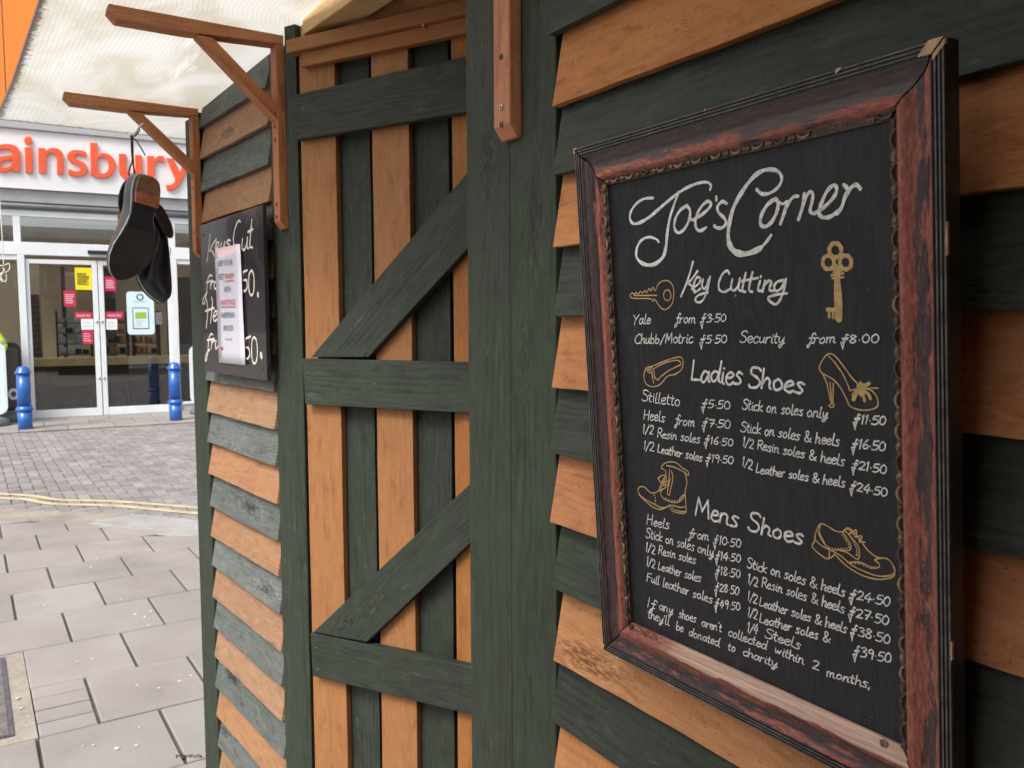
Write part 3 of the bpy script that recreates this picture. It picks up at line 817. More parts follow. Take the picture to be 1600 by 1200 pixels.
def letter_mesh(polys, thick=.035):
    cu = bpy.data.curves.new('letter', 'CURVE'); cu.dimensions = '2D'; cu.fill_mode = 'BOTH'
    cu.extrude = thick / 2; cu.bevel_depth = .006; cu.bevel_resolution = 1; cu.offset = -.004
    for pl_ in polys:
        sp = cu.splines.new('POLY'); sp.points.add(len(pl_) - 1); sp.use_cyclic_u = True
        for q, p in zip(sp.points, pl_): q.co = (p[0], p[1], 0, 1)
    ob = bpy.data.objects.new('tmp', cu)
    col.objects.link(ob)
    dg = bpy.context.evaluated_depsgraph_get()
    me = bpy.data.meshes.new_from_object(ob.evaluated_get(dg))
    bpy.data.objects.remove(ob); bpy.data.curves.remove(cu)
    return me
MF = Matrix((SD, Vector((0, 0, 1)), NF)).transposed().to_4x4()
def put_letter(polys, mat):
    me = letter_mesh(polys)
    me.transform(Matrix.Translation(SO + NF * .128 - Vector(shop.location)) @ MF)
    me.materials.clear(); me.materials.append(mat)
    o = bpy.data.objects.new('letter', me); col.objects.link(o); o.parent = shop
    return o
def topoly(pts): return [Fx(p.x / 4.8, 160 + p.y / 4.8, .128) for p in outline(pts)]
polys = {k: [topoly(c) for c in v] for k, v in LET.items()}
for k in ('a', 'n', 's', 'b', 'u', 'r', 'y'): put_letter(polys[k], M['letter'])
put_letter(polys['i'] + polys['dot'], M['letter'])
# the capital to the left and the ending behind the kiosk post
ps = polys['s'][0]; z0 = min(p[1] for p in ps); s0 = min(p[0] for p in ps)
put_letter([[(-.95 + (p[0] - s0) * 1.45, z0 + (p[1] - z0) * 1.4) for p in ps]], M['letter'])
put_letter([[(2.74 + (p[0] - s0), p[1] + .01) for p in ps]], M['letter'])
dp = polys['dot'][0]; dz = max(p[1] for p in dp); dx = min(p[0] for p in dp)
put_letter([[(2.58 + (p[0] - dx) * .8, p[1] + .03) for p in dp]], M['letter'])

# counter and racks seen through the doors
ct = thing('counter', S(1.05, 0, -1.0), 'long light wood counter on black legs behind the shop doors', 'counter')
mb = MB(); sbox(mb, -.15, 2.6, .80, .93, -1.35, -.75); mb.build('top', M['counter'], ct, bevel=.008)
for a in (.10, 2.0):
    mb = MB(); sbox(mb, a, a + .16, 0.004, .799, -1.25, -.9); mb.build('leg', M['black'], ct, bevel=.008)
mb = MB(); sbox(mb, -.12, 2.55, .02, .795, -1.22, -1.2); mb.build('under_counter_shade', M['interior_dark'], ct)  # dark sheet added for the shade and dark reflection below the counter top
def rack(s0, s1, o0, label, mats, group):
    r = thing('display_rack', S((s0 + s1) / 2, 0, o0), label, 'display rack', group)
    mb = MB()
    sbox(mb, s0, s0 + .03, .004, 1.75, o0 - .4, o0); sbox(mb, s1 - .03, s1, .004, 1.75, o0 - .4, o0)
    mb.build('frame', M['black'], r)
    for q in range(4):
        z = .95 + q * .19; of = o0 - q * .07
        mb = MB(); sbox(mb, s0 + .031, s1 - .031, z, z + .02, of - .3, of); mb.build('shelf', M['shop_grey_dark'], r)
        n = 4
        for k in range(n):
            a = s0 + .05 + (s1 - s0 - .1) * k / n; b = a + (s1 - s0 - .1) / n - .02
            mb = MB(); sbox(mb, a, b, z + .021, z + .021 + random.uniform(.07, .13), of - .26, of - .01)
            mb.build('crate', M[random.choice(mats)], r, bevel=.012)
rack(.42, 1.0, -1.7, 'rack of blue and white packets behind the left shop door', ['crate_blue', 'crate_white', 'crate_blue', 'crate_black'], 'racks inside the shop')
rack(1.12, 1.6, -1.6, 'rack of orange and black crates behind the green cross poster', ['crate_orange', 'crate_black'], 'racks inside the shop')
rack(1.66, 2.12, -1.5, 'rack of orange crates nearest the right door stile', ['crate_orange', 'crate_orange', 'crate_black', 'crate_white'], 'racks inside the shop')

# ---- text helper (built-in font, turned into real mesh)
def text_mesh(txt, size, bold=0.0, align='LEFT'):
    cu = bpy.data.curves.new('t', 'FONT'); cu.body = txt; cu.size = size; cu.align_x = align
    cu.offset = bold; cu.resolution_u = 2
    ob = bpy.data.objects.new('tmp', cu); col.objects.link(ob)
    dg = bpy.context.evaluated_depsgraph_get()
    me = bpy.data.meshes.new_from_object(ob.evaluated_get(dg))
    bpy.data.objects.remove(ob); bpy.data.curves.remove(cu)
    return me
def put_text(txt, o, ex, ey, width, height, mat, parent, name='lettering', bold=0.0):
    """txt fitted into width x height with lower left corner o"""
    me = text_mesh(txt, 1.0, bold)
    xs = [v.co.x for v in me.vertices]; ys = [v.co.y for v in me.vertices]
    ax, bx, ay, by = min(xs), max(xs), min(ys), max(ys)
    ex, ey = Vector(ex).normalized(), Vector(ey).normalized(); o = Vector(o)
    for v in me.vertices:
        v.co = o + ex * ((v.co.x - ax) / (bx - ax) * width) + ey * ((v.co.y - ay) / (by - ay) * height) - Vector(parent.location)
    me.materials.clear(); me.materials.append(mat)
    ob = bpy.data.objects.new(name, me); col.objects.link(ob); ob.parent = parent
    return ob

# ---- stickers and posters on the doors
UP = Vector((0, 0, 1))
def poster(x0, y0, x1, y1, mat, name, label, cat, lines=0, lm='paper', text=None, group=None, o=.0):
    """flat sheet stuck on the pane; corners read off the door plane"""
    (s0, zt), (s1, zb) = Fx(x0, y0), Fx(x1, y1)
    t = thing(name, S((s0 + s1) / 2, (zt + zb) / 2, .001 + o), label, cat, group)
    mb = MB(); sbox(mb, s0, s1, zb, zt, .0005 + o, .004 + o); mb.build('sheet', M[mat], t)
    h = zt - zb; wd = s1 - s0
    if lines:
        mb = MB()
        for k in range(lines):
            za = zb + h * (.72 - .5 * k / max(lines - 1, 1))
            wl = wd * random.uniform(.5, .75)
            sbox(mb, s0 + wd * .12, s0 + wd * .12 + wl, za, za + h * .035, .0045 + o, .0055 + o)
        mb.build('print', M[lm], t)
    if text:
        for k, tx in enumerate(text):
            n = len(text)
            hh = h * (.42 if n == 1 else .22)
            zz = zb + h * (.3 if n == 1 else .56 - .34 * k)
            ww = wd * (.8 if n == 1 else .62)
            put_text(tx, S(s0 + (wd - ww) / 2, zz, .006 + o), SD, UP, ww, hh, M[lm], t, 'print')
    return t, s0, s1, zb, zt
poster(116.5, 418, 144, 453, 'sticker_yellow', 'poster', 'yellow poster on the left shop door', 'poster', 9, 'sole')
poster(99, 454, 119, 479, 'sticker_red', 'sticker', 'magenta sticker below and left of the yellow poster', 'sticker', 5, 'paper', group='magenta stickers on the doors')
poster(163, 432, 181.5, 455, 'sticker_red', 'sticker', 'magenta sticker partly behind the hanging shoes on right door', 'sticker', 5, 'paper', group='magenta stickers on the doors')
poster(116.5, 487.5, 144.5, 498, 'sticker_red', 'sticker', 'thin red strip reading Automatic Door on the left door', 'sticker', 0, 'paper', ['Automatic Door'], group='red strips on the doors')
poster(165, 487, 192.5, 498, 'sticker_red', 'sticker', 'thin red strip reading Automatic Door on the right door', 'sticker', 0, 'paper', ['Automatic Door'], group='red strips on the doors')
poster(126.5, 498.5, 146, 515, 'paper', 'sticker', 'white Automatic Door notice on the left door', 'sticker', 0, 'text_grey', ['Automatic', 'Door'], group='white notices on the doors')
poster(165.5, 498.5, 183.5, 515, 'paper', 'sticker', 'white Automatic Door notice on the right door', 'sticker', 0, 'text_grey', ['Automatic', 'Door'], group='white notices on the doors')
poster(128, 516, 146, 537.5, 'sticker_red', 'sticker', 'magenta sticker lowest on the left door', 'sticker', 4, 'paper', group='magenta stickers on the doors')
poster(243, 488, 253.5, 507, 'paper', 'notice', 'small white notice beside the green cross poster', 'notice', 4, 'text_grey', o=-.012)
# the pale poster with a green ring and a screen-like panel
(s0, zt), (s1, zb) = Fx(197, 455.5), Fx(242, 522.5)
t = thing('poster', S((s0 + s1) / 2, (zt + zb) / 2, .001), 'pale blue rounded poster with green cross ring on right shop door', 'poster')
wd, h = s1 - s0, zt - zb
mb = MB(); pts = []
for cx, cz, a0 in ((s1 - .05, zt - .05, 0), (s0 + .05, zt - .05, 90), (s0 + .05, zb + .05, 180), (s1 - .05, zb + .05, 270)):
    for k in range(5): pts.append(S(cx + .05 * cos(radians(a0 + k * 22.5)), cz + .05 * sin(radians(a0 + k * 22.5)), .001))
mb.poly_prism(pts, NF * .005); mb.build('sheet', M['poster_pale'], t)
mb = MB(); sbox(mb, s0 + wd * .2, s0 + wd * .8, zb + h * .13, zb + h * .63, .0065, .0085); mb.build('border', M['ink'], t)
mb = MB(); sbox(mb, s0 + wd * .23, s0 + wd * .77, zb + h * .15, zb + h * .61, .009, .0105); mb.build('panel', M['poster_pale'], t)
mb = MB(); sbox(mb, s0 + wd * .3, s0 + wd * .7, zb + h * .37, zb + h * .52, .011, .012); mb.build('green_block', M['poster_green'], t)
mb = MB()
for k in range(3): sbox(mb, s0 + wd * .3, s0 + wd * (.62 - .05 * k), zb + h * (.31 - k * .05), zb + h * (.322 - k * .05), .011, .012)
sbox(mb, s0 + wd * .27, s0 + wd * .72, zb + h * .755, zb + h * .775, .0065, .0075)
mb.build('print', M['text_grey'], t)
mb = MB(); cx, cz = s0 + wd * .5, zb + h * .87
rows = [[S(cx + r * cos(2 * pi * k / 24), cz + r * sin(2 * pi * k / 24), .0068) for k in range(24)] for r in (.035, .058)]
mb.grid(rows, [0, 1], [k / 24 for k in range(25)], close=True)
mb.build('ring', M['logo_green'], t)

# ---- bollards
def bollard(x, y, label, src=None):
    u, v = GP.uv(x, y)
    t = thing('bollard', (u, v, -.004), label, 'bollard', 'blue bollards in front of the shop')
    if src:
        for ch in src.children:
            c = ch.copy(); col.objects.link(c); c.parent = t
        return t
    mb = MB(); mb.lathe((u, v, -.004), (0, 0, 1), [(.094, 0), (.094, .27)], 28); mb.build('foot', M['blue'], t)
    mb = MB(); mb.lathe((u, v, -.004), (0, 0, 1), [(.096, .27), (.115, .285), (.115, .30), (.098, .325), (.090, .34)], 28); mb.build('lower_collar', M['blue'], t)
    mb = MB(); mb.lathe((u, v, -.004), (0, 0, 1), [(.090, .34), (.086, .80)], 28); mb.build('shaft', M['blue'], t)
    mb = MB(); mb.lathe((u, v, -.004), (0, 0, 1), [(.090, .80), (.108, .815), (.108, .83), (.086, .85), (.080, .87), (.068, .895), (.045, .912), (.004, .92)], 28); mb.build('cap', M['blue'], t)
    return t
b1_ = bollard(40, 670.5, 'blue bollard left of the shop doors')
bollard(275, 657, 'blue bollard at the right end of the shop doors, nearest the kiosk', b1_)

# ---- pavement signs
def rrect(cx, cz, hw, hh, r, o, n=5):
    pts = []
    for sx, sz, a0 in ((1, 1, 0), (-1, 1, 90), (-1, -1, 180), (1, -1, 270)):
        for k in range(n + 1):
            a = radians(a0 + 90 * k / n)
            pts.append((cx + sx * (hw - r) + r * cos(a), cz + sz * (hh - r) + r * sin(a), o))
    return pts
def pavement_sign(cs, co, label, rim, face, hh=.52, ring=False, base=True, hw=.36):
    t = thing('pavement_sign', S(cs, 0, co), label, 'pavement sign', None)
    cz = .17 + hh
    mb = MB()
    A = rrect(cs, cz, hw, hh, .12, 0); B = rrect(cs, cz, hw - .045, hh - .045, .09, 0)
    n = len(A)
    for i in range(n):
        j = (i + 1) % n
        mb.face([S(A[i][0], A[i][1], co + .03), S(A[j][0], A[j][1], co + .03), S(B[j][0], B[j][1], co + .03), S(B[i][0], B[i][1], co + .03)], [(0, 0)] * 4)
        mb.face([S(A[i][0], A[i][1], co - .03), S(A[j][0], A[j][1], co - .03), S(B[j][0], B[j][1], co - .03), S(B[i][0], B[i][1], co - .03)], [(0, 0)] * 4)
        mb.face([S(A[i][0], A[i][1], co + .03), S(A[j][0], A[j][1], co + .03), S(A[j][0], A[j][1], co - .03), S(A[i][0], A[i][1], co - .03)], [(0, 0)] * 4)
        mb.face([S(B[i][0], B[i][1], co + .03), S(B[j][0], B[j][1], co + .03), S(B[j][0], B[j][1], co - .03), S(B[i][0], B[i][1], co - .03)], [(0, 0)] * 4)
    mb.build('rim', M[rim], t)
    mb = MB(); mb.poly_prism([S(p[0], p[1], co - .012) for p in rrect(cs, cz, hw - .046, hh - .046, .09, 0)], NF * .024); mb.build('panel', M[face], t)
    if ring:
        mb = MB(); cc = (cs + hw - .13, cz - hh + .26)
        rows = [[S(cc[0] + r * .8 * cos(2 * pi * k / 20), cc[1] + r * sin(2 * pi * k / 20), co + .0135) for k in range(20)] for r in (.045, .09)]
        mb.grid(rows, [0, 1], [k / 20 for k in range(21)], close=True); mb.build('ring', M['paper'], t)
    if base:
        mb = MB()
        prof = [(.30, .0), (.31, .03), (.29, .09), (.22, .13), (.06, .15)]
        rows = []
        for r, h_ in prof:
            rows.append([S(cs + 1.25 * r * cos(2 * pi * k / 24), h_ + .005, co + r * .8 * sin(2 * pi * k / 24)) for k in range(24)])
        mb.grid(rows, [0, 1, 2, 3, 4], [k / 24 for k in range(25)], close=True)
        mb.face(rows[-1], [(0, 0)] * 24)
        mb.build('base', M['rubber'], t)
        mb = MB(); sbox(mb, cs - .05, cs + .05, .12, .18, co - .02, co + .02); mb.build('post', M['shop_grey_dark'], t)
    return t
pavement_sign(-.655, .75, 'white rimmed pavement sign on a grey base, at the left edge', 'shop_white', 'poster_pale', .54)
pavement_sign(-.42, .22, 'black rounded board with a white ring, for the reflection of the white rimmed sign', 'black', 'interior_dark', .53, True, True, .32)  # solid board standing in for a sign mirrored in the shop glass
pavement_sign(2.67, .62, 'white rimmed pavement sign half hidden by the kiosk corner post', 'shop_white', 'sign_white', .49)
# two bare street trees, also only mirrored in the glass
def bare_tree(x, y, h, label, seed):
    rr = random.Random(seed)
    t = thing('bare_tree', (x, y, 0), label, 'tree', 'bare street trees across the road')
    tm, cm = MB(), MB()
    def grow(p, d, L, r, lev):
        q = [p]
        for k in range(3):
            d = (d + Vector((rr.uniform(-.18, .18), rr.uniform(-.18, .18), rr.uniform(-.03, .14)))).normalized()
            q.append(q[-1] + d * L / 3)
        (tm if lev == 0 else cm).tube(q, [r, r * .85, r * .7, r * .55], 6 if lev < 2 else 4)
        if lev >= 4: return
        for k in range(3 if lev < 3 else 2):
            a = rr.uniform(0, 6.28); s_ = rr.uniform(.45, .85)
            e = d.orthogonal().normalized(); g = d.cross(e)
            nd = (d + (e * cos(a) + g * sin(a)) * s_ + Vector((0, 0, .15))).normalized()
            grow(q[-1 - (k % 2)], nd, L * rr.uniform(.55, .75), r * .5, lev + 1)
    grow(Vector((x, y, -.02)), Vector((0, 0, 1)), h * .42, .13, 0)
    tm.build('trunk', M['bark'], t); cm.build('branches', M['bark'], t)
bare_tree(6.0, 4.5, 6.5, 'lower bare street tree standing across the road from the shop', 3)
bare_tree(7.5, -3.0, 7.0, 'taller bare street tree standing across the road from the shop', 8)
# a row of brick houses behind the camera: only mirrored in the shop glass
br = thing('brick_terrace', (13, 0, 0), 'red brick terrace across the street, mirrored in the shop windows', 'building')
mb = MB(); mb.abox(13, 20, -16, 22, -.02, 4.2, grain='y'); mb.build('wall', M['brick'], br)
mb = MB(); mb.poly_prism([(12.7, -16.3, 4.22), (20.3, -16.3, 4.22), (16.5, -16.3, 5.7)], (0, 38.6, 0)); mb.build('roof', M['slate'], br)
for k in range(9):
    for z in (.5, 2.5):
        y = -14.5 + k * 4
        mb = MB(); mb.abox(12.95, 12.99, y, y + 1.3, z, z + 1.4, grain='y'); f = mb.build('window', M['shop_white'], br)
        mb = MB(); mb.abox(12.93, 12.945, y + .1, y + 1.2, z + .1, z + 1.3, grain='y'); mb.build('pane', M['interior_dark'], f)
# ------------------------------------------------------------------ the timber kiosk
kiosk = thing('kiosk', (-1.2, .5, 0), 'timber kiosk clad in alternating orange and dark green overlapping boards', 'kiosk')
def yl(x, o=0.0): return -.03 + .07 * (x + 2.05) + o
LP = Plane((-2.05, -.03, 0), (1, .07, 0), (0, 0, -1), (.07, -1, 0))
EL = LP.e1; NL = LP.n
def Lp(x, z, o=0.0): return Vector((x, yl(x), z)) + NL * o

def lap_board(mb, a, b, z0, nrm, mat, wdt=.118, seg=14, wob=.0015, bl=0.0, br=0.0):
    """feather-edge board: thick lower edge stands proud, upper edge tucks under the next; a, b = ends at the wall face"""
    a, b = Vector(a), Vector(b)
    def cs(p, dz):
        lo, hi = p + Vector((0, 0, z0 + dz)), p + Vector((0, 0, z0 + dz + wdt))
        return [[lo + nrm * .0, lo - nrm * .013], [hi - nrm * .0215, hi - nrm * .0275]]
    mb.hexa([cs(a, bl), cs(b, br)], mat, None, seg, wob)

# right wall: boards from the corner post to beyond the sign
mb = MB()
z = 1.4295 - 16 * .0951
for i in range(26):
    zz = z + i * .0951 + random.uniform(-.003, .003)
    if zz > 2.2: break
    mat = 0 if (i % 2 == 0) else 1
    lap_board(mb, (-.936 + random.uniform(-.010, .003), 0, 0), (.355, 0, 0), zz, Vector((0, -1, 0)), mat, bl=random.uniform(-.002, .002), br=random.uniform(-.006, .006), seg=40)
WR = mb.build('cladding_wall', [M['orange'], M['green']], kiosk, bevel=.0012)
# left wall, turned out a few degrees
mb = MB()
zs = 1.253 + 8 * .0935
for i in range(-1, 24):
    zz = zs - i * (.0935 if i < 8 else .0952) + (8 * -.0935 + 8 * .0952 if i >= 8 else 0) + random.uniform(-.002, .002)
    if zz < -.02: break
    mat = 0 if (i % 2 == 0) else 1
    lap_board(mb, Lp(-2.625 + random.uniform(-.005, .004), 0), Lp(-2.083 + random.uniform(-.004, .004), 0), zz, NL, mat, bl=random.uniform(-.003, .003), br=random.uniform(-.003, .003), seg=12, wdt=.118 if i >= 0 else .092)
mb.build('cladding_wall', [M['pink'], M['green_grey']], kiosk, bevel=.0012)

# posts
def board_v(name, corners, z0, z1, depth, nrm, mat, parent=kiosk, bevel=.002):
    (xa, ya), (xb, yb) = corners
    mb = MB()
    a, b = Vector((xa, ya, 0)), Vector((xb, yb, 0))
    Z = Vector((0, 0, 1)); nb = Vector(nrm)
    mb.hexa([[[a + Z * zz, a + Z * zz - nb * depth], [b + Z * zz, b + Z * zz - nb * depth]] for zz in (z0, z1)], 0, None, 30, .0007)
    return mb.build(name, mat, parent, bevel=bevel)
P0 = Vector((0, -1, 0))
board_v('corner_post', ((-1.187, .0128), (-1.0606, .0128)), 0.005, 2.19, .03, P0, M['green_post'])
board_v('corner_post', ((-1.0602, .013), (-.945, .013)), 0.005, 2.19, .03, P0, M['green_post'])
a, b = Lp(-2.77, 0, -.006), Lp(-2.632, 0, -.006)
board_v('corner_post', ((a.x, a.y), (b.x, b.y)), 0.005, 2.142, .05, NL, M['green_post'])
a, b = Lp(-2.077, 0, -.006), Lp(-1.963, 0, -.006)
board_v('door_post', ((a.x, a.y), (b.x, b.y)), 0.005, 2.165, .025, NL, M['green_post'])
# hidden carcass: back walls, so the gaps between boards are dark
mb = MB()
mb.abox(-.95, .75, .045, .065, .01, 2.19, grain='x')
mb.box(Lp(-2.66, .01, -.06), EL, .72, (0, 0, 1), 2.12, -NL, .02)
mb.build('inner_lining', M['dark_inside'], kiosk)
mb = MB()
mb.abox(-2.76, .78, 1.78, 1.80, .01, 2.2, grain='x')
mb.abox(.755, .78, .02, 1.775, .01, 2.2, grain='y')
mb.abox(-2.76, -2.735, .02, 1.775, .01, 2.2, grain='y')
mb.build('rear_wall', M['green'], kiosk)
mb = MB(); mb.abox(-2.78, .80, .075, 1.82, 2.262, 2.29, grain='x'); mb.build('roof', M['asphalt'], kiosk)
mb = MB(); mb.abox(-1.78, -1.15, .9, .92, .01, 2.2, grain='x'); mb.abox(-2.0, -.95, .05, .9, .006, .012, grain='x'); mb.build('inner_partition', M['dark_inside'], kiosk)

# door: recessed and turned, planks on the face, ledges and braces over them
J = Vector((-1.92, -.03, 0)); TH = radians(27.1)
DD = Vector((cos(TH), sin(TH), 0)); DN = Vector((sin(TH), -cos(TH), 0))      # along the door, outward
def D(d, z, o=0.0): return J + DD * d + DN * o + Vector((0, 0, z))
DPl = Plane(J, DD, (0, 0, -1), DN)
mb = MB()
DT = 2.135
for d0, d1, g, in ((.034, .137, 0), (.240, .338, 0), (.446, .548, 0)):
    mb.box(D(d0, .02, 0), (0, 0, 1), DT - .02, DD, d1 - d0, -DN, .016, 0, None, 30, .0006)
for d0, d1 in ((.122, .218), (.325, .425), (.54, .64)):
    mb.box(D(d0, .02, -.019), (0, 0, 1), DT - .02, DD, d1 - d0, -DN, .016, 1, None, 30, .0006)
door = mb.build('door', [M['orange_smooth'], M['green']], kiosk, bevel=.0012)
def plank_poly(name, pts, o, th, mat, gd, parent):
    mb = MB(); mb.poly_prism([D(d, z, o) for d, z in pts], -DN * th, 0, None, gd)
    return mb.build(name, mat, parent, bevel=.0015)
plank_poly('ledge', [(.024, 2.028), (.56, 2.043), (.56, 1.934), (.040, 1.929)], .022, .021, M['green'], DD, door)
plank_poly('ledge', [(.044, 1.438), (.56, 1.4385), (.56, 1.336), (.050, 1.333)], .022, .021, M['green'], DD, door)
plank_poly('ledge', [(.050, .796), (.56, .807), (.56, .705), (.054, .693)], .022, .021, M['green'], DD, door)
plank_poly('ledge', [(.054, .17), (.56, .17), (.56, .065), (.054, .065)], .022, .021, M['green'], DD, door)
bd = DD * .414 + Vector((0, 0, .364))
plank_poly('brace', [(.070, 1.4415), (.236, 1.4445), (.56, 1.722), (.56, 1.872)], .0215, .020, M['green'], bd, door)
plank_poly('brace', [(.058, .799), (.219, .806), (.56, 1.128), (.56, 1.247)], .0215, .020, M['green'], bd, door)
plank_poly('brace', [(.058, .173), (.219, .174), (.56, .50), (.56, .62)], .0215, .020, M['green'], bd, door)
# jamb strip at the hinge side, its own dark gap to the post
mb = MB(); mb.box(D(-.006, .006, .004), (0, 0, 1), 2.19, DD, .034, -DN, .05, 0, None, 20, .0006)
mb.build('door_jamb', M['green_post'], kiosk, bevel=.002)
# orange two-step header over the door, raw softwood bearer, soffit
mb = MB(); mb.box(D(.028, 2.1175, .034), DD, .62, (0, 0, 1), .0285, -DN, .032, 0, None, 16, .0004); hd = mb.build('door_header', M['orange_smooth'], kiosk, bevel=.0018)
mb = MB(); mb.box(D(.058, 2.086, .0205), DD, .6, (0, 0, 1), .031, -DN, .0195, 0, None, 16, .0004); mb.build('header_strip', M['orange_smooth'], kiosk, bevel=.0015)
mb = MB(); mb.box((-1.87, -.012, 2.160), (1, .06, 0), .98, (0, 1, 0), .066, (0, 0, 1), .097, 0, None, 16, .0004); mb.build('bearer', M['raw'], kiosk, bevel=.0015)
mb = MB(); mb.abox(-1.905, -1.878, -.006, .03, 2.12, 2.195, grain='z'); mb.build('packing_piece', M['raw'], kiosk, bevel=.001)
mb = MB()
for k, (za, zb) in enumerate(((2.148, 2.183), (2.1845, 2.262))):
    mb.box(D(.186, za, .014), DD, .50, (0, 0, 1), zb - za, -DN, .014, 0, None, 10, .0005)
mb.build('gable_panel', M['orange_smooth'], kiosk, bevel=.0008)
# added wall and roof, unseen on the right, that shade the boards there
mb = MB()
for i in range(27):
    mb.box((.36 + (i % 2) * .004, -2.3, i * .0955), (0, 1, 0), 2.28, (0, 0, 1), .0945, (1, 0, 0), .02, i % 2, None, 6, .0008)
mb.build('shade_wing_wall', [M['orange'], M['green']], kiosk)
mb = MB(); mb.abox(.30, 1.6, -2.35, -.02, 2.59, 2.62, grain='y'); mb.build('shade_wing_roof', M['green'], kiosk)
# screws
def screw(p, n, r, mat, parent=kiosk):
    mb = MB(); n = Vector(n).normalized(); p = Vector(p)
    mb.lathe(p - n * .001, n, [(r, 0), (r, .0014), (r * .8, .0018), (.0003, .0014)], 14)
    e = n.orthogonal().normalized(); g = n.cross(e)
    for q in (e, g): mb.box(p + n * .0012 - q * r * .5 - n.cross(q) * r * .09, q, r, n.cross(q), r * .18, n, .0008, 1)
    return mb.build('screw', [mat, M['black']], parent)
for (x, y, o) in ((474, 170, .022), (480.5, 583, .022), (485.5, 622, .022), (494, 1013, .022), (496, 1047, .022)):
    u, v = DPl.uv(x, y, o); screw(D(u, -v, o), DN, .0034, M['screw_dark'], kiosk)
u, v = DPl.uv(697, 21, .036); 
# little steel staple hanging from the header
u, v = DPl.uv(665, 37, .022)
mb = MB(); mb.tube([D(u, -v + .008, .021), D(u, -v + .006, .030), D(u, -v - .006, .030), D(u, -v - .008, .021)], .0018, 8); mb.build('staple', M['steel'], kiosk)

# brackets carrying the canopy: flat battens, arm + leg + diagonal
def bracket(x1, ybase, ztop, ytip, zleg, nstrut, screws=()):
    x0 = x1 - .043
    r = bpy.data.objects.new('bracket', None); col.objects.link(r); r.parent = kiosk
    r.location = Vector((x0, ybase, ztop)) - Vector(kiosk.location)
    def prism(name, yz, mat='orange_batten', g=None):
        mb = MB(); mb.poly_prism([(x0, y, z_) for y, z_ in yz], (.043, 0, 0), 0, None, g)
        return mb.build(name, M[mat], r, bevel=.0018)
    t = .021
    prism('arm', [(ybase - .002, ztop), (ytip, ztop), (ytip - .002, ztop - .014), (ytip + .014, ztop - .031), (ytip + .15, ztop - .031), (ybase - .002, ztop - t)], g=(0, 1, 0))
    lz = ztop - t - .001
    prism('leg', [(ybase, lz), (ybase - t, lz), (ybase - t, zleg + .018), (ybase - .008, zleg), (ybase, zleg)], g=(0, 0, 1))
    ya, za = ybase - nstrut, ztop - .0315
    yb, zb = ybase - t, ztop - nstrut * .93 - .01
    d = Vector((0, yb - ya, zb - za)).normalized(); h = Vector((0, d.z, -d.y)) 
    if h.z > 0: h = -h
    w_ = .026
    pts = [(ya - .004, za - .0005), (ya + .030, za - .0005)]
    p1 = (yb - .0005, zb + .028); p2 = (yb - .0005, zb - .008)
    mb = MB(); mb.poly_prism([(x0 + .0015, ya - .006, za - .0005), (x0 + .0015, ya + .028, za - .0005), (x0 + .0015, p1[0], p1[1]), (x0 + .0015, p2[0], p2[1])], (.040, 0, 0), 0, None, (0, d.y, d.z))
    mb.build('strut', M['orange_batten'], r, bevel=.0015)
    for (zz, big) in screws:
        mb = MB(); q = Vector((x0 + .0215, ybase - t - .0012, zz)); e = Vector((0, -1, 0))
        mb.lathe(q + Vector((0, .001, 0)), e, [(.0045, 0), (.0045, .0014), (.0035, .0018), (.0003, .0012)], 14)
        for ax_ in (Vector((1, 0, 0)), Vector((0, 0, 1))):
            s_ = e.cross(ax_)
            mb.box(q + e * .0004 - ax_ * .0022 - s_ * .0004, ax_, .0044, s_, .0008, e, .0008, 1)
        mb.build('screw', [M['screw'] if big else M['screw_dark'], M['black']], r)
    return r
ZT = lambda x: 2.171 + .04 * (x + 2.3)
bracket(-1.971, yl(-1.99, .006), 2.186, -.392, 1.742, .19, ((1.98, 0), (1.95, 0), (1.80, 0), (1.77, 0)))
bracket(-2.622, yl(-2.64, .006), 2.150, -.418, 1.716, .185, ((1.95, 0), (1.92, 0), (1.79, 0)))
bracket(-1.026, .012, 2.205, -.375, 1.785, .19, ((1.9005, 0), (1.829, 1), (1.805, 0)))

# canopy sheet: real twin-wall thickness, dirty
mb = MB()
def cz(x): return 2.152 + .012 * (-2.62 - x) if x < -2.62 else 2.187 + .0555 * (x + 1.99) if x < -1.99 else 2.187 + .0195 * (x + 1.99)
xs = [-3.13 + (-.455 + 3.13) * i / 40 for i in range(41)]
def yf(x): return -.556 + .045 * (x + 2.958) if x < -1.2 else -.477
def yi(x): return -.004 + .0 * x
def y_in(x): return min(-.012 + .06 * (x + 1.87), -.0125) - .001 if x > -1.9 else yl(x) + .03
for top in (0, 1):
    rows, us = [], []
    for x in xs:
        z_ = cz(x) + .0005 + top * .010
        yb_ = y_in(x) if x > -2.775 else .10
        rows.append([(x, yf(x) + (yb_ - yf(x)) * k / 8, z_) for k in range(9)]); us.append(x + 3.13)
    mb.grid(rows, us, [.54 * k / 8 for k in range(9)], top, smooth=False)
for a, b in zip(xs, xs[1:]):
    for yy in (yf,):
        mb.face([(a, yy(a), cz(a) + .0005), (b, yy(b), cz(b) + .0005), (b, yy(b), cz(b) + .0105), (a, yy(a), cz(a) + .0105)], [(a + 3.13, 0)] * 4)
x = xs[0]
mb.face([(x, yf(x), cz(x) + .0005), (x, .10, cz(x) + .0005), (x, .10, cz(x) + .0105), (x, yf(x), cz(x) + .0105)], [(0, .1)] * 4)
mb.build('canopy', [M['canopy'], M['canopy_top']], kiosk)
# unseen boarded roof, added past the canopy to darken the far right boards
mb = MB()
for k in range(9): mb.abox(-.45, .36, -1.15 + k * .126, -1.15 + k * .126 + .1245, 2.23, 2.248, k % 2, grain='x')
mb.build('shade_roof', [M['green'], M['orange']], kiosk)

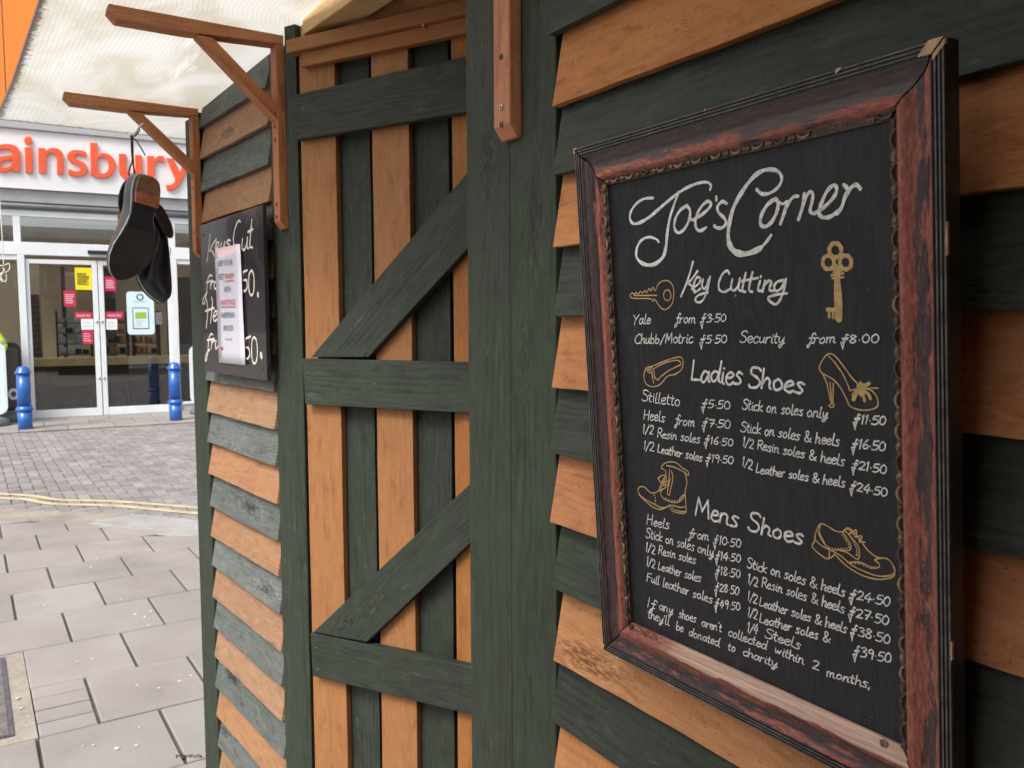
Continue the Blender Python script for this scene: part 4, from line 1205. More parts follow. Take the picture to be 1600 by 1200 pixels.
# ------------------------------------------------------------------ handwriting
GL = {
 'a': (.50, ['.42,.46 .22,.55 .05,.32 .10,.05 .26,.06 .42,.40', '.43,.53 .40,.15 .50,.02']),
 'b': (.46, ['.10,1 .06,.5 .06,.05', '.06,.28 .22,.52 .38,.38 .32,.06 .07,.04']),
 'c': (.42, ['.38,.46 .25,.55 .07,.36 .09,.08 .24,.01 .40,.12']),
 'd': (.50, ['.40,.46 .22,.55 .04,.32 .11,.03 .28,.08 .42,.42', '.50,1.0 .44,.5 .41,.12 .50,.02']),
 'e': (.42, ['.06,.28 .24,.31 .37,.44 .26,.56 .09,.42 .06,.14 .20,.00 .40,.12']),
 'f': (.36, ['.46,.86 .38,1.0 .28,.86 .20,.3 .10,-.28 .00,-.36 .02,-.18 .18,.02 .32,.08', '.04,.52 .40,.56']),
 'g': (.48, ['.40,.46 .22,.55 .05,.33 .13,.06 .29,.14 .43,.50', '.43,.52 .38,-.08 .22,-.36 .08,-.24 .26,-.06 .50,.04']),
 'h': (.46, ['.10,1 .05,.0', '.06,.28 .22,.54 .36,.44 .34,.10 .44,.02']),
 'i': (.22, ['.10,.53 .07,.12 .18,.02', '.14,.74 .145,.77']),
 'k': (.44, ['.10,1 .05,0', '.38,.54 .10,.26 .40,.02']),
 'l': (.24, ['.14,1 .07,.3 .10,.03 .22,.06']),
 'm': (.64, ['.06,.53 .04,.0', '.05,.30 .17,.52 .27,.45 .25,.02', '.27,.30 .40,.53 .50,.44 .49,.08 .60,.03']),
 'n': (.48, ['.07,.53 .04,.0', '.05,.28 .20,.53 .34,.46 .33,.10 .44,.03']),
 'o': (.46, ['.24,.54 .07,.36 .08,.08 .22,.01 .38,.20 .36,.46 .22,.55']),
 'r': (.36, ['.08,.53 .04,.0', '.05,.26 .18,.50 .34,.53']),
 's': (.40, ['.36,.50 .22,.55 .11,.44 .20,.32 .31,.18 .24,.02 .04,.04']),
 't': (.32, ['.16,.86 .10,.3 .12,.04 .26,.04', '.00,.56 .30,.60']),
 'u': (.48, ['.08,.53 .05,.16 .15,.02 .30,.12 .39,.52', '.39,.53 .37,.14 .46,.02']),
 'v': (.42, ['.05,.53 .17,.02 .38,.54']),
 'w': (.58, ['.05,.53 .10,.05 .26,.40 .34,.04 .52,.53']),
 'y': (.46, ['.07,.53 .08,.18 .20,.08 .38,.48', '.40,.54 .33,.0 .16,-.35 .04,-.24 .22,-.06 .46,.04']),
 'x': (.42, ['.05,.53 .38,.02', '.38,.53 .04,.0']),
 'p': (.46, ['.07,.53 .03,-.36', '.06,.28 .22,.54 .38,.38 .30,.06 .07,.06']),
 'C': (.62, ['.58,.84 .44,1.0 .20,.82 .06,.42 .16,.06 .38,.0 .60,.16']),
 'F': (.50, ['.12,1 .08,0', '.10,.97 .52,1.0', '.10,.54 .42,.56']),
 'H': (.62, ['.12,1 .06,0', '.56,1 .50,0', '.08,.50 .54,.54']),
 'I': (.26, ['.16,1 .08,0']),
 'K': (.58, ['.14,1 .06,0', '.58,.98 .11,.42 .56,.0']),
 'L': (.50, ['.16,1 .08,.06', '.08,.04 .28,.06 .50,.10']),
 'M': (.78, ['.06,0 .20,1.0', '.20,1.0 .38,.30', '.38,.30 .64,1.0', '.64,1.0 .70,.0']),
 'R': (.56, ['.12,1 .08,0', '.12,.96 .42,1.0 .50,.78 .36,.54 .12,.50', '.26,.52 .54,.0']),
 'S': (.54, ['.52,.86 .38,1.0 .14,.92 .12,.68 .34,.52 .48,.30 .36,.04 .10,.0 .02,.14']),
 'Y': (.56, ['.04,1 .26,.56', '.56,1.0 .26,.50 .14,.0']),
 '0': (.50, ['.26,.98 .08,.70 .08,.22 .24,.02 .42,.26 .42,.74 .26,.98']),
 '1': (.26, ['.08,.80 .18,1.0', '.18,1.0 .13,0']),
 '2': (.50, ['.06,.78 .22,.98 .42,.86 .36,.54 .06,.04', '.06,.03 .46,.06']),
 '3': (.48, ['.08,.88 .26,1.0 .42,.82 .22,.56', '.20,.55 .44,.40 .36,.06 .06,.04']),
 '4': (.52, ['.34,1.0 .05,.34 .50,.38', '.38,.68 .30,.0']),
 '5': (.48, ['.46,.98 .16,.96', '.16,.96 .10,.56 .32,.58 .44,.34 .30,.04 .04,.06']),
 '6': (.48, ['.38,1.0 .14,.62 .08,.20 .24,.01 .42,.20 .34,.46 .10,.32']),
 '7': (.48, ['.06,.96 .46,.98', '.46,.98 .20,.0', '.14,.46 .42,.50']),
 '8': (.50, ['.40,.84 .24,1.0 .10,.82 .26,.56 .42,.26 .26,.02 .08,.24 .24,.54 .40,.80']),
 '9': (.48, ['.42,.78 .24,.98 .08,.76 .20,.54 .42,.70', '.42,.80 .36,.0']),
 '&': (.66, ['.60,.40 .36,.02 .12,.08 .12,.34 .40,.70 .34,.96 .18,.90 .20,.62 .40,.28 .64,.02']),
 '/': (.44, ['.42,1.0 .04,-.12']),
 '.': (.22, ['.10,.36 .12,.40']),
 ',': (.20, ['.10,.10 .04,-.14']),
 "'": (.16, ['.12,1.0 .08,.82']),
 '\u00a3': (.50, ['.44,.98 .37,1.06 .32,.96 .27,.3 .20,-.72', '.20,-.72 .05,.06', '.04,.08 .31,.12', '.10,.54 .46,.62', '.14,.40 .42,.45']),
 '!': (.2, ['.1,.1 .11,.12']), ' ': (.30, []),
}
GL = {k: (w_, [[tuple(map(float, q.split(','))) for q in st.split()] for st in sts]) for k, (w_, sts) in GL.items()}
LEVEL = [0]
def stroke(mb, pl_, pts, wid, w0, taper=.0, sub=6):
    """paint-pen stroke on plane pl_: pts in plane coordinates, wid = stroke width (m or list)"""
    LEVEL[0] = (LEVEL[0] + 1) % 9
    base = w0 + .00004 * LEVEL[0]
    pp = smooth(pts, sub)
    if len(pp) < 2: return
    n = len(pp); rows = []
    ph = random.uniform(0, 6)
    for i, p in enumerate(pp):
        d = pp[min(i + 1, n - 1)] - pp[max(i - 1, 0)]
        if d.length < 1e-9: d = Vector((1, 0, 0))
        d.normalize(); nn = Vector((-d.y, d.x, 0))
        t = i / (n - 1)
        wv = (wid[0] + (wid[1] - wid[0]) * t) if isinstance(wid, tuple) else (wid[min(int(t * len(wid)), len(wid) - 1)] if isinstance(wid, list) else wid)
        wv *= (1 + .13 * sin(i * .9 + ph)) * .5
        a, b = p + nn * wv, p - nn * wv
        h = base + .00035 * t
        rows.append([pl_.P(a.x, a.y, h), pl_.P(p.x, p.y, h + .00012), pl_.P(b.x, b.y, h)])
    # round ends
    for end in (0, -1):
        p = pp[end]; q = pp[1] if end == 0 else pp[-2]
        d = (p - q); 
        if d.length < 1e-9: continue
        d.normalize(); nn = Vector((-d.y, d.x, 0)); wv = (Vector(rows[end][0]) - Vector(rows[end][2])).length / 2
        e1_, e2_ = p + d * wv * .55, p + d * wv * .9
        h = base + (.0 if end == 0 else .00035)
        sgn = 1 if end == -1 else -1
        r1 = [pl_.P(*(e1_ + nn * wv * .8 * sgn).xy, h), pl_.P(e1_.x, e1_.y, h + .0001), pl_.P(*(e1_ - nn * wv * .8 * sgn).xy, h)]
        r2 = [pl_.P(*(e2_ + nn * wv * .3 * sgn).xy, h), pl_.P(e2_.x, e2_.y, h), pl_.P(*(e2_ - nn * wv * .3 * sgn).xy, h)]
        if end == 0: rows = [r2, r1] + rows
        else: rows = rows + [r1, r2]
    mb.grid(rows, [i * .001 for i in range(len(rows))], [0, .001, .002], smooth=False)

def write(mb, pl_, txt, p0, p1, cap, wid, w0, slant=.16):
    """handwritten line from pixel p0 to pixel p1 (baseline), cap = cap height in pixels of the photo"""
    a = Vector(pl_.uv(*p0, w0)); b = Vector(pl_.uv(*p1, w0))
    mx, my = (p0[0] + p1[0]) / 2, (p0[1] + p1[1]) / 2
    hgt = (Vector(pl_.uv(mx, my, w0)) - Vector(pl_.uv(mx, my - cap, w0))).length
    tot = sum(GL[c][0] for c in txt)
    L = (b - a).length; ex = (b - a).normalized(); ey = Vector((0, -1))
    sx = L / tot; x = 0.0
    for c in txt:
        cw, sts = GL[c]
        jy = random.uniform(-.03, .03); js = random.uniform(.95, 1.05)
        for st in sts:
            pts = []
            for (gx, gy) in st:
                q = a + ex * ((x + gx + 0.0) * sx + slant * gy * hgt) + ey * ((gy * js + jy) * hgt)
                pts.append((q.x + random.uniform(-.032, .032) * hgt, q.y + random.uniform(-.026, .026) * hgt))
            stroke(mb, pl_, pts, wid, w0)
        x += cw

# ------------------------------------------------------------------ framed menu board
FO = Vector((-.7903, -.0735, 1.7192))
E1 = Vector((.44444, -.00795, .00178)).normalized(); E2 = Vector((.0057, .0435, -.6042)); E2 = (E2 - E1 * E2.dot(E1)).normalized()
FN = E1.cross(E2); FN = FN if FN.y < 0 else -FN
BP = Plane(FO, E1, E2, FN)
FW, FH = .4445, .6060
menu = thing('menu_board', FO + E1 * FW / 2 + E2 * FH, "chalkboard menu in a worn red brown picture frame hung on the kiosk's right wall", 'menu board')
# moulding profile: (inset from the outer edge, depth behind the front edge)
PROF = [(0.0, .0175), (.0, .0012), (.0008, 0), (.0020, 0), (.0026, .0012), (.0034, .0012), (.0040, 0), (.0052, 0), (.0058, .0012), (.0066, .0012), (.0072, 0), (.0084, .0), (.0090, .0012), (.0098, .0012), (.0104, .0002), (.0114, .0003),
        (.0128, .0022), (.0155, .0044), (.0190, .0058), (.0230, .0062), (.0270, .0054), (.0305, .0036), (.0335, .0018), (.0360, .0010), (.0385, .0014), (.0402, .0030), (.0408, .0052), (.0412, .0052)]
REED = range(0, 15)
CARV0, CARV1 = .0412, .0480
def rail_pts(side, inset, dep, t):
    """point on a mitred rail; t from 0 to 1 along it"""
    if side == 'top': u, v = inset + (FW - 2 * inset) * t, inset
    elif side == 'bottom': u, v = inset + (FW - 2 * inset) * t, FH - inset
    elif side == 'left': u, v = inset, inset + (FH - 2 * inset) * t
    else: u, v = FW - inset, inset + (FH - 2 * inset) * t
    return BP.P(u, v, -dep)
fr_root = None
for side, mt in (('top', 'frame_dark'), ('left', 'frame_left'), ('right', 'frame_red'), ('bottom', 'frame_bottom')):
    L = FW if side in ('top', 'bottom') else FH
    N = 24
    mb = MB()
    acc = [0]
    for (a, b), (c, d) in zip(PROF, PROF[1:]): acc.append(acc[-1] + math.hypot(c - a, d - b))
    off = {'top': 0, 'left': 3.3, 'right': 7.1, 'bottom': 0}[side]
    g = .0011 / L
    for k in range(len(PROF) - 1):
        (i0, d0), (i1, d1) = PROF[k], PROF[k + 1]
        if k <= 14:
            edge = d0 == d1 and d0 < .0006
            mat = 2 if (edge and k > 0) else 1
        else: mat = 0
        rows = []
        for q in range(N + 1):
            t = q / N
            tt = g + (1 - 2 * g) * t
            rows.append([rail_pts(side, i0, d0, tt), rail_pts(side, i1, d1, tt)])
        vb = 0 if side != 'bottom' else 0
        mb.grid(rows, [off + L * q / N for q in range(N + 1)], [i0 + off, i1 + off] if side != 'bottom' else [i0, i1], mat, smooth=(k > 14))
    # seat of the carved strip and the inner edge
    for (i0, d0), (i1, d1) in (((.0412, .0052), (.0480, .0078)), ((.0480, .0078), (.0480, .0118))):
        rows = [[rail_pts(side, i0, d0, g + (1 - 2 * g) * q / N), rail_pts(side, i1, d1, g + (1 - 2 * g) * q / N)] for q in range(N + 1)]
        mb.grid(rows, [off + L * q / N for q in range(N + 1)], [i0 + (off if side != 'bottom' else 0), i1 + (off if side != 'bottom' else 0)], 3 if side != 'bottom' else 0, smooth=False)
    # back
    rows = [[rail_pts(side, .0, .0175, q / N), rail_pts(side, .05, .0175, q / N)] for q in range(N + 1)]
    mb.grid(rows, [0] * (N + 1), [0, .05], 1)
    fo = mb.build('frame_moulding', [M[mt], M['reed'], M['reed_edge'], M['carved']], menu)
    # carved egg-and-leaf trim
    mb = MB()
    ic, dc = (CARV0 + CARV1) / 2, .0062
    Ls = L - 2 * CARV0
    n = int(Ls / .0125)
    ux = E1 if side in ('top', 'bottom') else E2
    vx = {'top': E2, 'bottom': -E2, 'left': E1, 'right': -E1}[side]
    for k in range(n):
        t = (k + .5) / n
        if side == 'bottom' and .14 < t < .9: continue
        if side == 'bottom' and random.random() < .3: continue
        if side == 'top' and .80 < t < .93: continue
        c = rail_pts(side, ic, dc, t)
        gold = 1 if random.random() < (.75 if side in ('top', 'bottom') else .5) else 0
        if k % 2 == 0:
            mb.ell(c, ux * .0042, vx * .0031, FN * .0027, 10, gold)
            for q in range(-2, 3):
                mb.box(c + ux * (q * .0013 - .0002) - vx * .0026 + FN * (.0023 - .0003 * q * q), ux, .0004, vx, .0052, FN, .0006, 0)
        else:
            pts = []
            for q in range(7):
                a = pi * q / 6
                pts.append(c + ux * (.0062 * cos(a)) + vx * (-.0020 + .0038 * sin(a)) + FN * .0012)
            mb.tube(pts, [.0006, .0010, .0014, .0016, .0014, .0010, .0006], 6, gold)
    mb.build('carved_trim', [M['carved'], M['carved_gold']], fo)
# chipped corners and edges where the gesso has gone
mb = MB()
for side, t0, t1, i0, i1 in (('top', .972, .998, 0, .0100), ('right', .002, .009, 0, .0100), ('top', .0, .010, 0, .0022), ('top', .797, .809, .0, .0045), ('right', .215, .255, .0, .0009), ('right', .74, .765, .0, .0008), ('left', .0, .010, 0, .0025), ('left', .988, .999, .0, .005), ('top', .47, .474, .0, .003), ('bottom', .03, .10, .0, .0012), ('bottom', .22, .31, .0, .0009)):
    mb = MB(); N = 12
    rows = []
    for q in range(N + 1):
        t = t0 + (t1 - t0) * q / N
        j = random.uniform(.0, .0012) * min(1, i1 / .003) + (1.2 * i1 * abs(q - N / 2) / N if i1 < .006 else 0)
        rows.append([rail_pts(side, i0 - .0003, .002 + j, t), rail_pts(side, i0 - .0003, -.0003, t), rail_pts(side, max(i1 - j, i0 + .0004), -.00035, t)])
    mb.grid(rows, [.01 * q for q in range(N + 1)], [0, .007, .012], smooth=False)
    mb.build('chip', M['chip'], menu)
# panel
mb = MB(); mb.poly_prism([BP.P(.046, .046, -.0105), BP.P(FW - .046, .046, -.0105), BP.P(FW - .046, FH - .046, -.0105), BP.P(.046, FH - .046, -.0105)], -FN * .006, 0, (.5, .5, .5), E1)
mb.build('panel', M['panel'], menu)
W0 = -.01035
c2 = lambda x, y: (940 + x / 3.33333, 240 + y / 3.33333)
c3 = lambda x, y: (940 + x / 3.33333, 370 + y / 3.33333)
c4 = lambda x, y: (960 + x / 3.47826, 540 + y / 3.47826)
c5 = lambda x, y: (960 + x / 3.33333, 760 + y / 3.33333)
def trace(mb, cf, s, wid, sub=5):
    """stroke read off the board: string of x,y in an enlarged crop"""
    pts = [BP.uv(*cf(*map(float, q.split(','))), W0) for q in s.split()]
    stroke(mb, BP, pts, wid, W0, sub=sub)
# title
mb = MB()
T = .0033
for s, wd in (('565,188 570,165 548,149 500,155 440,180 380,220 320,270 260,322 210,355 168,365 149,340 155,300 185,258 225,235 270,231', [.0026, .003, .0035, .0032, .0028]),
          ('402,200 378,265 355,340 342,420 335,490 316,545 270,578 222,576 186,545 183,500 205,455 245,435 285,445 299,460', [.003, .0038, .0042, .004, .0034, .003, .0026]),
          ('445,270 410,295 385,340 380,385 400,412 430,395 455,350 463,300 445,270', T), ('458,332 475,347 492,338', .0028),
          ('478,345 520,320 560,285 571,258 550,250 515,285 492,340 494,385 515,402 547,385', T), ('598,224 600,244', .0028),
          ('652,260 630,250 606,275 610,305 640,335 650,362 630,386 602,386 590,376', T),
          ('810,188 835,209 880,205 925,170 940,125 915,90 860,84 800,115 740,190 690,280 665,380 665,460 695,510 750,522 820,498 860,460 886,424', [.0034, .003, .003, .0036, .0042, .0044, .0046, .006, .0052, .003]),
          ('905,235 865,265 835,315 828,365 855,380 890,350 915,300 920,255 905,235', .0036), ('918,250 945,262 965,250', .0026),
          ('968,250 952,310 933,366', .0034), ('945,322 972,262 1000,226 1026,222', .003),
          ('1056,208 1050,270 1028,342', .0034), ('1036,312 1060,240 1082,203 1101,208 1098,250 1088,298 1108,312 1128,300', .0032),
          ('1125,302 1170,270 1215,220 1226,182 1210,165 1180,190 1150,250 1135,305 1150,330 1190,330 1232,300', .0034),
          ('1262,162 1282,186 1270,225 1252,280 1226,316', .0034), ('1272,225 1300,178 1330,163 1350,183', .0034)):
    trace(mb, c2, s, wd)
mb.build('title', M['paint_white'], menu)
mb = MB(); K = .0024
for s in ('476,130 460,190 440,250 415,310', '500,178 466,226 448,238 470,256 486,290', '470,272 505,245 516,220 500,210 485,235 480,270 495,284 516,270',
          '528,222 524,256 540,270 560,222', '566,208 552,275 530,328 505,342 489,326 510,302 556,290',
          '666,192 655,176 630,195 612,240 615,275 640,287 670,272', '682,222 675,265 690,280 710,260 722,222', '722,216 715,270 730,282', '752,188 735,275 752,286',
          '786,184 768,272 786,286', '722,232 816,214', '826,230 815,275 832,281', '830,206 831,210', '852,230 840,286', '845,260 870,230 886,236 875,275 896,282',
          '950,226 915,235 900,260 910,282 935,270 958,232', '962,218 950,280 930,330 905,352 868,322 900,304 968,294'):
    trace(mb, c3, s, K)
mb.build('heading', M['paint_white'], menu)
mb = MB()
write(mb, BP, 'Ladies', c4(412, 192), c4(700, 214), 33, .0025, W0, .10)
write(mb, BP, 'Shoes', c4(728, 220), c4(1035, 262), 31, .0025, W0, .10)
mb.build('heading', M['paint_white'], menu)
mb = MB()
write(mb, BP, 'Mens', c5(418, 147), c5(648, 215), 30, .0024, W0, .10)
write(mb, BP, 'Shoes', c5(698, 224), c5(988, 310), 28, .0024, W0, .10)
mb.build('heading', M['paint_white'], menu)
PW = .00125
def lines(rows, wid=PW, slant=.14):
    mb = MB()
    for cf, txt, a, b, cap in rows: write(mb, BP, txt, cf(*a), cf(*b), cap, wid, W0, slant)
    mb.build('price_list', M['paint_white'], menu)
LB = '\u00a3'
lines([(c3, 'Yale', (165, 458), (258, 452), 15), (c3, 'from', (385, 450), (492, 448), 15), (c3, LB + '3.50', (515, 447), (652, 440), 12.5),
       (c3, 'Chubb/Motric', (172, 556), (478, 553), 15.5), (c3, LB + '5.50', (510, 555), (655, 552), 12.5),
       (c3, 'Security', (722, 549), (955, 556), 17.5), (c3, 'from', (1075, 556), (1222, 553), 16), (c3, LB + '8.00', (1242, 553), (1448, 552), 13)])
lines([(c4, 'Stilletto', (150, 300), (360, 330), 17), (c4, LB + '5.50', (472, 337), (632, 346), 13), (c4, 'Heels', (158, 399), (276, 416), 16), (c4, 'from', (330, 426), (440, 442), 15), (c4, LB + '7.50', (475, 437), (634, 450), 12.5),
       (c4, '1/2', (155, 476), (215, 484), 14), (c4, 'Resin soles', (232, 497), (468, 530), 14), (c4, LB + '16.50', (488, 530), (648, 549), 12),
       (c4, '1/2', (158, 562), (218, 576), 14), (c4, 'Leather soles', (234, 580), (480, 630), 13.5), (c4, LB + '19.50', (496, 628), (650, 645), 12),
       (c4, 'Stick on soles only', (695, 346), (1160, 398), 17), (c4, LB + '11.50', (1298, 420), (1478, 433), 14),
       (c4, 'Stick on soles & heels', (688, 466), (1225, 548), 17), (c4, LB + '16.50', (1288, 556), (1475, 573), 14),
       (c4, '1/2', (698, 546), (758, 564), 15), (c4, 'Resin soles & heels', (775, 562), (1253, 656), 16), (c4, LB + '21.50', (1288, 665), (1480, 699), 14),
       (c4, '1/2', (694, 652), (752, 676), 15), (c4, 'Leather soles & heels', (768, 690), (1255, 770), 15), (c4, LB + '24.50', (1278, 780), (1485, 824), 13.5)])
lines([(c5, 'Heels', (168, 196), (288, 222), 15.5), (c5, 'from', (388, 265), (495, 281), 14), (c5, LB + '10.50', (515, 296), (662, 321), 13),
       (c5, 'Stick on soles only', (166, 264), (518, 366), 15), (c5, LB + '14.50', (525, 378), (660, 397), 12.5),
       (c5, '1/2', (164, 332), (214, 356), 14), (c5, 'Resin soles', (228, 351), (425, 405), 14), (c5, LB + '18.50', (525, 456), (658, 478), 12.5),
       (c5, '1/2', (167, 406), (214, 431), 14), (c5, 'Leather soles', (226, 432), (452, 500), 14), (c5, LB + '28.50', (522, 541), (652, 566), 12.5),
       (c5, 'Full leather soles', (168, 491), (512, 610), 14), (c5, LB + '49.50', (522, 626), (657, 648), 12.5)])
lines([(c5, 'Stick on soles & heels', (691, 421), (1203, 576), 16.5), (c5, LB + '24.50', (1222, 581), (1440, 626), 14.5),
       (c5, '1/2', (694, 502), (748, 527), 15), (c5, 'Resin soles & heels', (766, 521), (1200, 660), 16), (c5, LB + '27.50', (1218, 669), (1432, 726), 14.5),
       (c5, '1/2', (694, 592), (746, 614), 15), (c5, 'Leather soles & heels', (753, 621), (1213, 765), 15), (c5, LB + '38.50', (1228, 766), (1440, 823), 14.5),
       (c5, '1/2', (694, 673), (746, 697), 15), (c5, 'Leather soles &', (753, 706), (1126, 815), 15), (c5, LB + '39.50', (1242, 876), (1445, 921), 14.5),
       (c5, '1/4', (692, 757), (750, 771), 15), (c5, 'Steels', (785, 786), (970, 850), 16)])
lines([(c5, 'If', (170, 626), (214, 641), 15), (c5, 'any', (234, 641), (305, 668), 14), (c5, 'shoes', (335, 681), (428, 710), 14), (c5, "aren't", (455, 726), (562, 760), 14),
       (c5, 'collected', (592, 776), (795, 850), 14), (c5, 'within', (835, 866), (990, 930), 14.5), (c5, '2', (1030, 946), (1068, 960), 13.5), (c5, 'months,', (1105, 986), (1338, 1055), 14.5),
       (c5, "they'll", (175, 682), (288, 725), 14), (c5, 'be', (322, 746), (360, 760), 13.5), (c5, 'donated', (388, 776), (548, 835), 13.5), (c5, 'to', (592, 851), (632, 865), 13), (c5, 'charity', (668, 876), (850, 945), 13.5)])
def drawing(cf, strokes, wid=.0013):
    mb = MB()
    for s in strokes:
        wv = wid
        if isinstance(s, tuple): s, wv = s
        trace(mb, cf, s, wv, 4)
    mb.build('drawing', M['paint_gold'], menu)
def circ(cx, cy, rx, ry, n=12): return ' '.join('%.1f,%.1f' % (cx + rx * cos(2 * pi * k / n), cy + ry * sin(2 * pi * k / n)) for k in range(n + 1))
def dots(s, step=14):
    """row of dashes along a line"""
    P = [Vector((*map(float, q.split(',')), 0)) for q in s.split()]
    pp = smooth(P, 12); out = []; d = 0
    for a, b in zip(pp, pp[1:]):
        d += (b - a).length
        if d > step:
            d = 0; t = (b - a).normalized() * 2.2
            out.append('%.1f,%.1f %.1f,%.1f' % (b.x - t.x, b.y - t.y, b.x + t.x, b.y + t.y))
    return out
drawing(c3, [('150,302 161,292 172,301 182,290 192,299 203,284 213,294 225,280 236,290 248,270 258,281 268,262 280,280 296,248 320,230 350,230 372,255 378,295 370,345 345,374 320,377 295,350 278,325 268,337 255,322 165,320 150,302', .0013), '170,306 290,305', (circ(344, 304, 19, 28), .0013)])
drawing(c3, [(circ(1220, 70, 32, 37), .0038), (circ(1182, 133, 30, 35), .0036), (circ(1272, 133, 30, 36), .0036), ('1222,160 1226,200 1232,300 1238,428', [.0062, .0066, .0072, .0072]),
             ('1198,200 1262,190', .0018), ('1202,216 1264,210', .0018), ('1242,180 1254,176', .0016), ('1236,380 1178,379', .0032), ('1186,380 1188,418', .0026), ('1206,385 1207,424', .0022), ('1220,385 1221,425', .0026)])
drawing(c4, ['172,118 160,168 175,210 210,223 250,210 290,166 330,156 365,130 375,86 360,63 320,68 260,90 212,110 184,118', '215,125 270,96 330,80 354,85 362,102 335,116 290,140 252,170 236,186 221,165 215,125',
             '182,120 222,178 242,186', '206,112 206,160 216,204', '170,125 190,132 206,114', '185,112 178,135 192,150'])
drawing(c4, ['1130,150 1115,120 1135,75 1165,45 1200,55 1250,115 1290,170 1332,214', '1166,58 1200,92 1250,166 1284,246', '1138,155 1190,185 1230,230 1262,290 1282,330 1340,350 1400,346 1432,326 1428,280 1402,246 1376,236',
             '1130,150 1155,205 1172,285 1180,316 1166,326 1182,336 1195,325 1190,298 1192,204', '1172,200 1178,250 1186,318', '1284,245 1320,238 1294,268 1312,292',
             ('1336,202 1360,214 1390,202 1360,232', .0024), ('1345,238 1395,232 1435,230', .0012), ('1350,240 1380,262 1394,288', .0028), ('1345,245 1356,275 1362,298', .0030), ('1335,235 1318,262 1302,292', .0034), ('1330,222 1350,240 1345,262', .0050), '1384,200 1368,222'])
drawing(c4, ['272,640 255,664 280,682 275,712 256,746 240,790 200,800 165,770 140,768 129,790 150,822 200,852 258,880 310,868 322,890 385,902 390,870 386,800 396,742 386,692 402,706 403,685 372,665 336,636 300,632 272,640',
             '300,672 298,720 290,760 255,790 260,822 300,846 350,850 386,812', '238,722 262,704 286,718 258,742 240,724', '240,790 276,776', '250,768 286,752', '258,752 292,736', '264,784 250,766', '280,768 264,744',
             '310,680 318,722 302,800 294,812 290,792 306,722', '282,652 330,662 386,690', '352,848 360,826 386,806'] + dots('212,798 224,830 222,866') + dots('268,820 310,842 350,842'))
drawing(c5, ['288,96 302,128 370,139 376,98', '305,98 340,108 374,106', '128,42 165,78 210,112 250,118 292,98'])
drawing(c5, ['1045,275 1050,240 1075,195 1110,206 1150,230 1190,236 1216,216 1246,236 1280,276 1320,330 1370,368 1422,376 1450,405 1462,446 1430,465 1370,465 1300,440 1240,410 1180,360 1125,330 1085,310 1045,275',
             '1462,456 1440,476 1370,483 1290,461 1210,412 1150,352', '1042,286 1034,320 1110,378 1121,336', '1112,377 1136,366 1150,350', '1060,236 1086,286 1126,330 1172,330 1224,332 1230,300 1190,236', '1212,240 1252,286 1275,322 1270,380 1216,345 1172,331',
             '1214,396 1280,395 1340,420 1380,420 1375,396 1356,382 1386,374', '1196,230 1218,220 1240,236 1260,226 1266,258 1290,258 1286,284 1306,290', '1075,196 1070,240 1096,292', '1204,232 1222,246 1240,240 1256,262 1272,262 1280,290']
        + dots('1068,246 1090,290 1130,322 1215,322', 12) + dots('1180,240 1220,300 1222,322', 12) + dots('1222,250 1262,320 1262,364', 12) + dots('1222,402 1280,402 1336,426 1376,424', 12), .0013)
# ------------------------------------------------------------------ keys sign on the left wall
KO = .030
def kp(x, y, o=KO): return LP.uv(x, y, o)
kc = [kp(312.5, 352.5), kp(410, 320), kp(417.5, 595), kp(320, 580)]
cx = sum(p[0] for p in kc) / 4; cz_ = sum(p[1] for p in kc) / 4
ks = thing('keys_sign', LP.P(cx, max(p[1] for p in kc), 0), 'purple black sign painted Keys Cut on the kiosk wall left of the door', 'sign')
mb = MB(); mb.poly_prism([LP.P(u, v, KO) for u, v in kc], -NL * .010, 0, (.5, .5, .5)); mb.build('board', M['keyboard'], ks, bevel=.0008)
mb = MB(); k8 = lambda x, y: (300 + x / 4, 300 + y / 4)
KW = .0058; w0 = KO + .0002
def tk(s, wd=KW): stroke(mb, LP, [kp(*k8(*map(float, q.split(','))), w0) for q in s.split()], wd, w0)
for s in ('114,262 106,340 95,436', '152,296 128,330 108,372', '112,362 130,376 142,402', '146,352 164,340 168,318 156,316 146,350 156,372 170,360', '184,318 180,350 196,348 206,312', '206,312 200,360 190,392 178,384',
          '240,304 228,300 218,316 236,332 230,350 216,348', '303,188 292,180 272,220 260,290 266,334 284,330', '316,292 314,350 330,360 344,322 348,286', '348,286 346,346 356,350', '374,172 366,270 362,338 378,346', '350,250 382,232',
          '126,526 112,520 100,548 92,620 80,690 68,696 70,670 96,626', '88,566 130,552', '118,560 116,604', '118,580 130,560 140,562', '146,562 138,590 146,606 158,590',
          '92,672 100,740 90,848', '122,660 128,700 116,820', '84,745 140,724', '132,780 150,770 156,750 146,744 134,776 140,806 160,794',
          '130,892 118,888 106,920 100,990 92,1046 84,1052 92,1010 112,984', '96,926 140,918', '124,930 122,976', '124,946 136,930 146,930', '152,930 146,960 152,980 164,962',
          '346,488 322,500', '322,500 318,548 340,552 346,590 334,618 316,612', '374,488 356,520 356,610 370,646 386,620 388,530 374,488',
          '366,902 338,916', '338,916 334,966 354,976 362,1012 350,1040 334,1040', '390,906 376,930 374,1020 384,1068 402,1060 410,1000 404,930 390,906'):
    tk(s)
tk('412,636 414,650', .010); tk('432,1016 436,1030', .014)
mb.build('lettering', M['paint_chalk'], ks)
mb = MB()
for x, y in ((413, 165), (95, 1065), (443, 1105), (70, 268)):
    u, v = kp(*k8(x, y)); mb.lathe(LP.P(u, v, KO - .0005), NL, [(.0035, 0), (.0035, .001), (.002, .0016)], 10)
mb.build('nail', M['black'], ks)
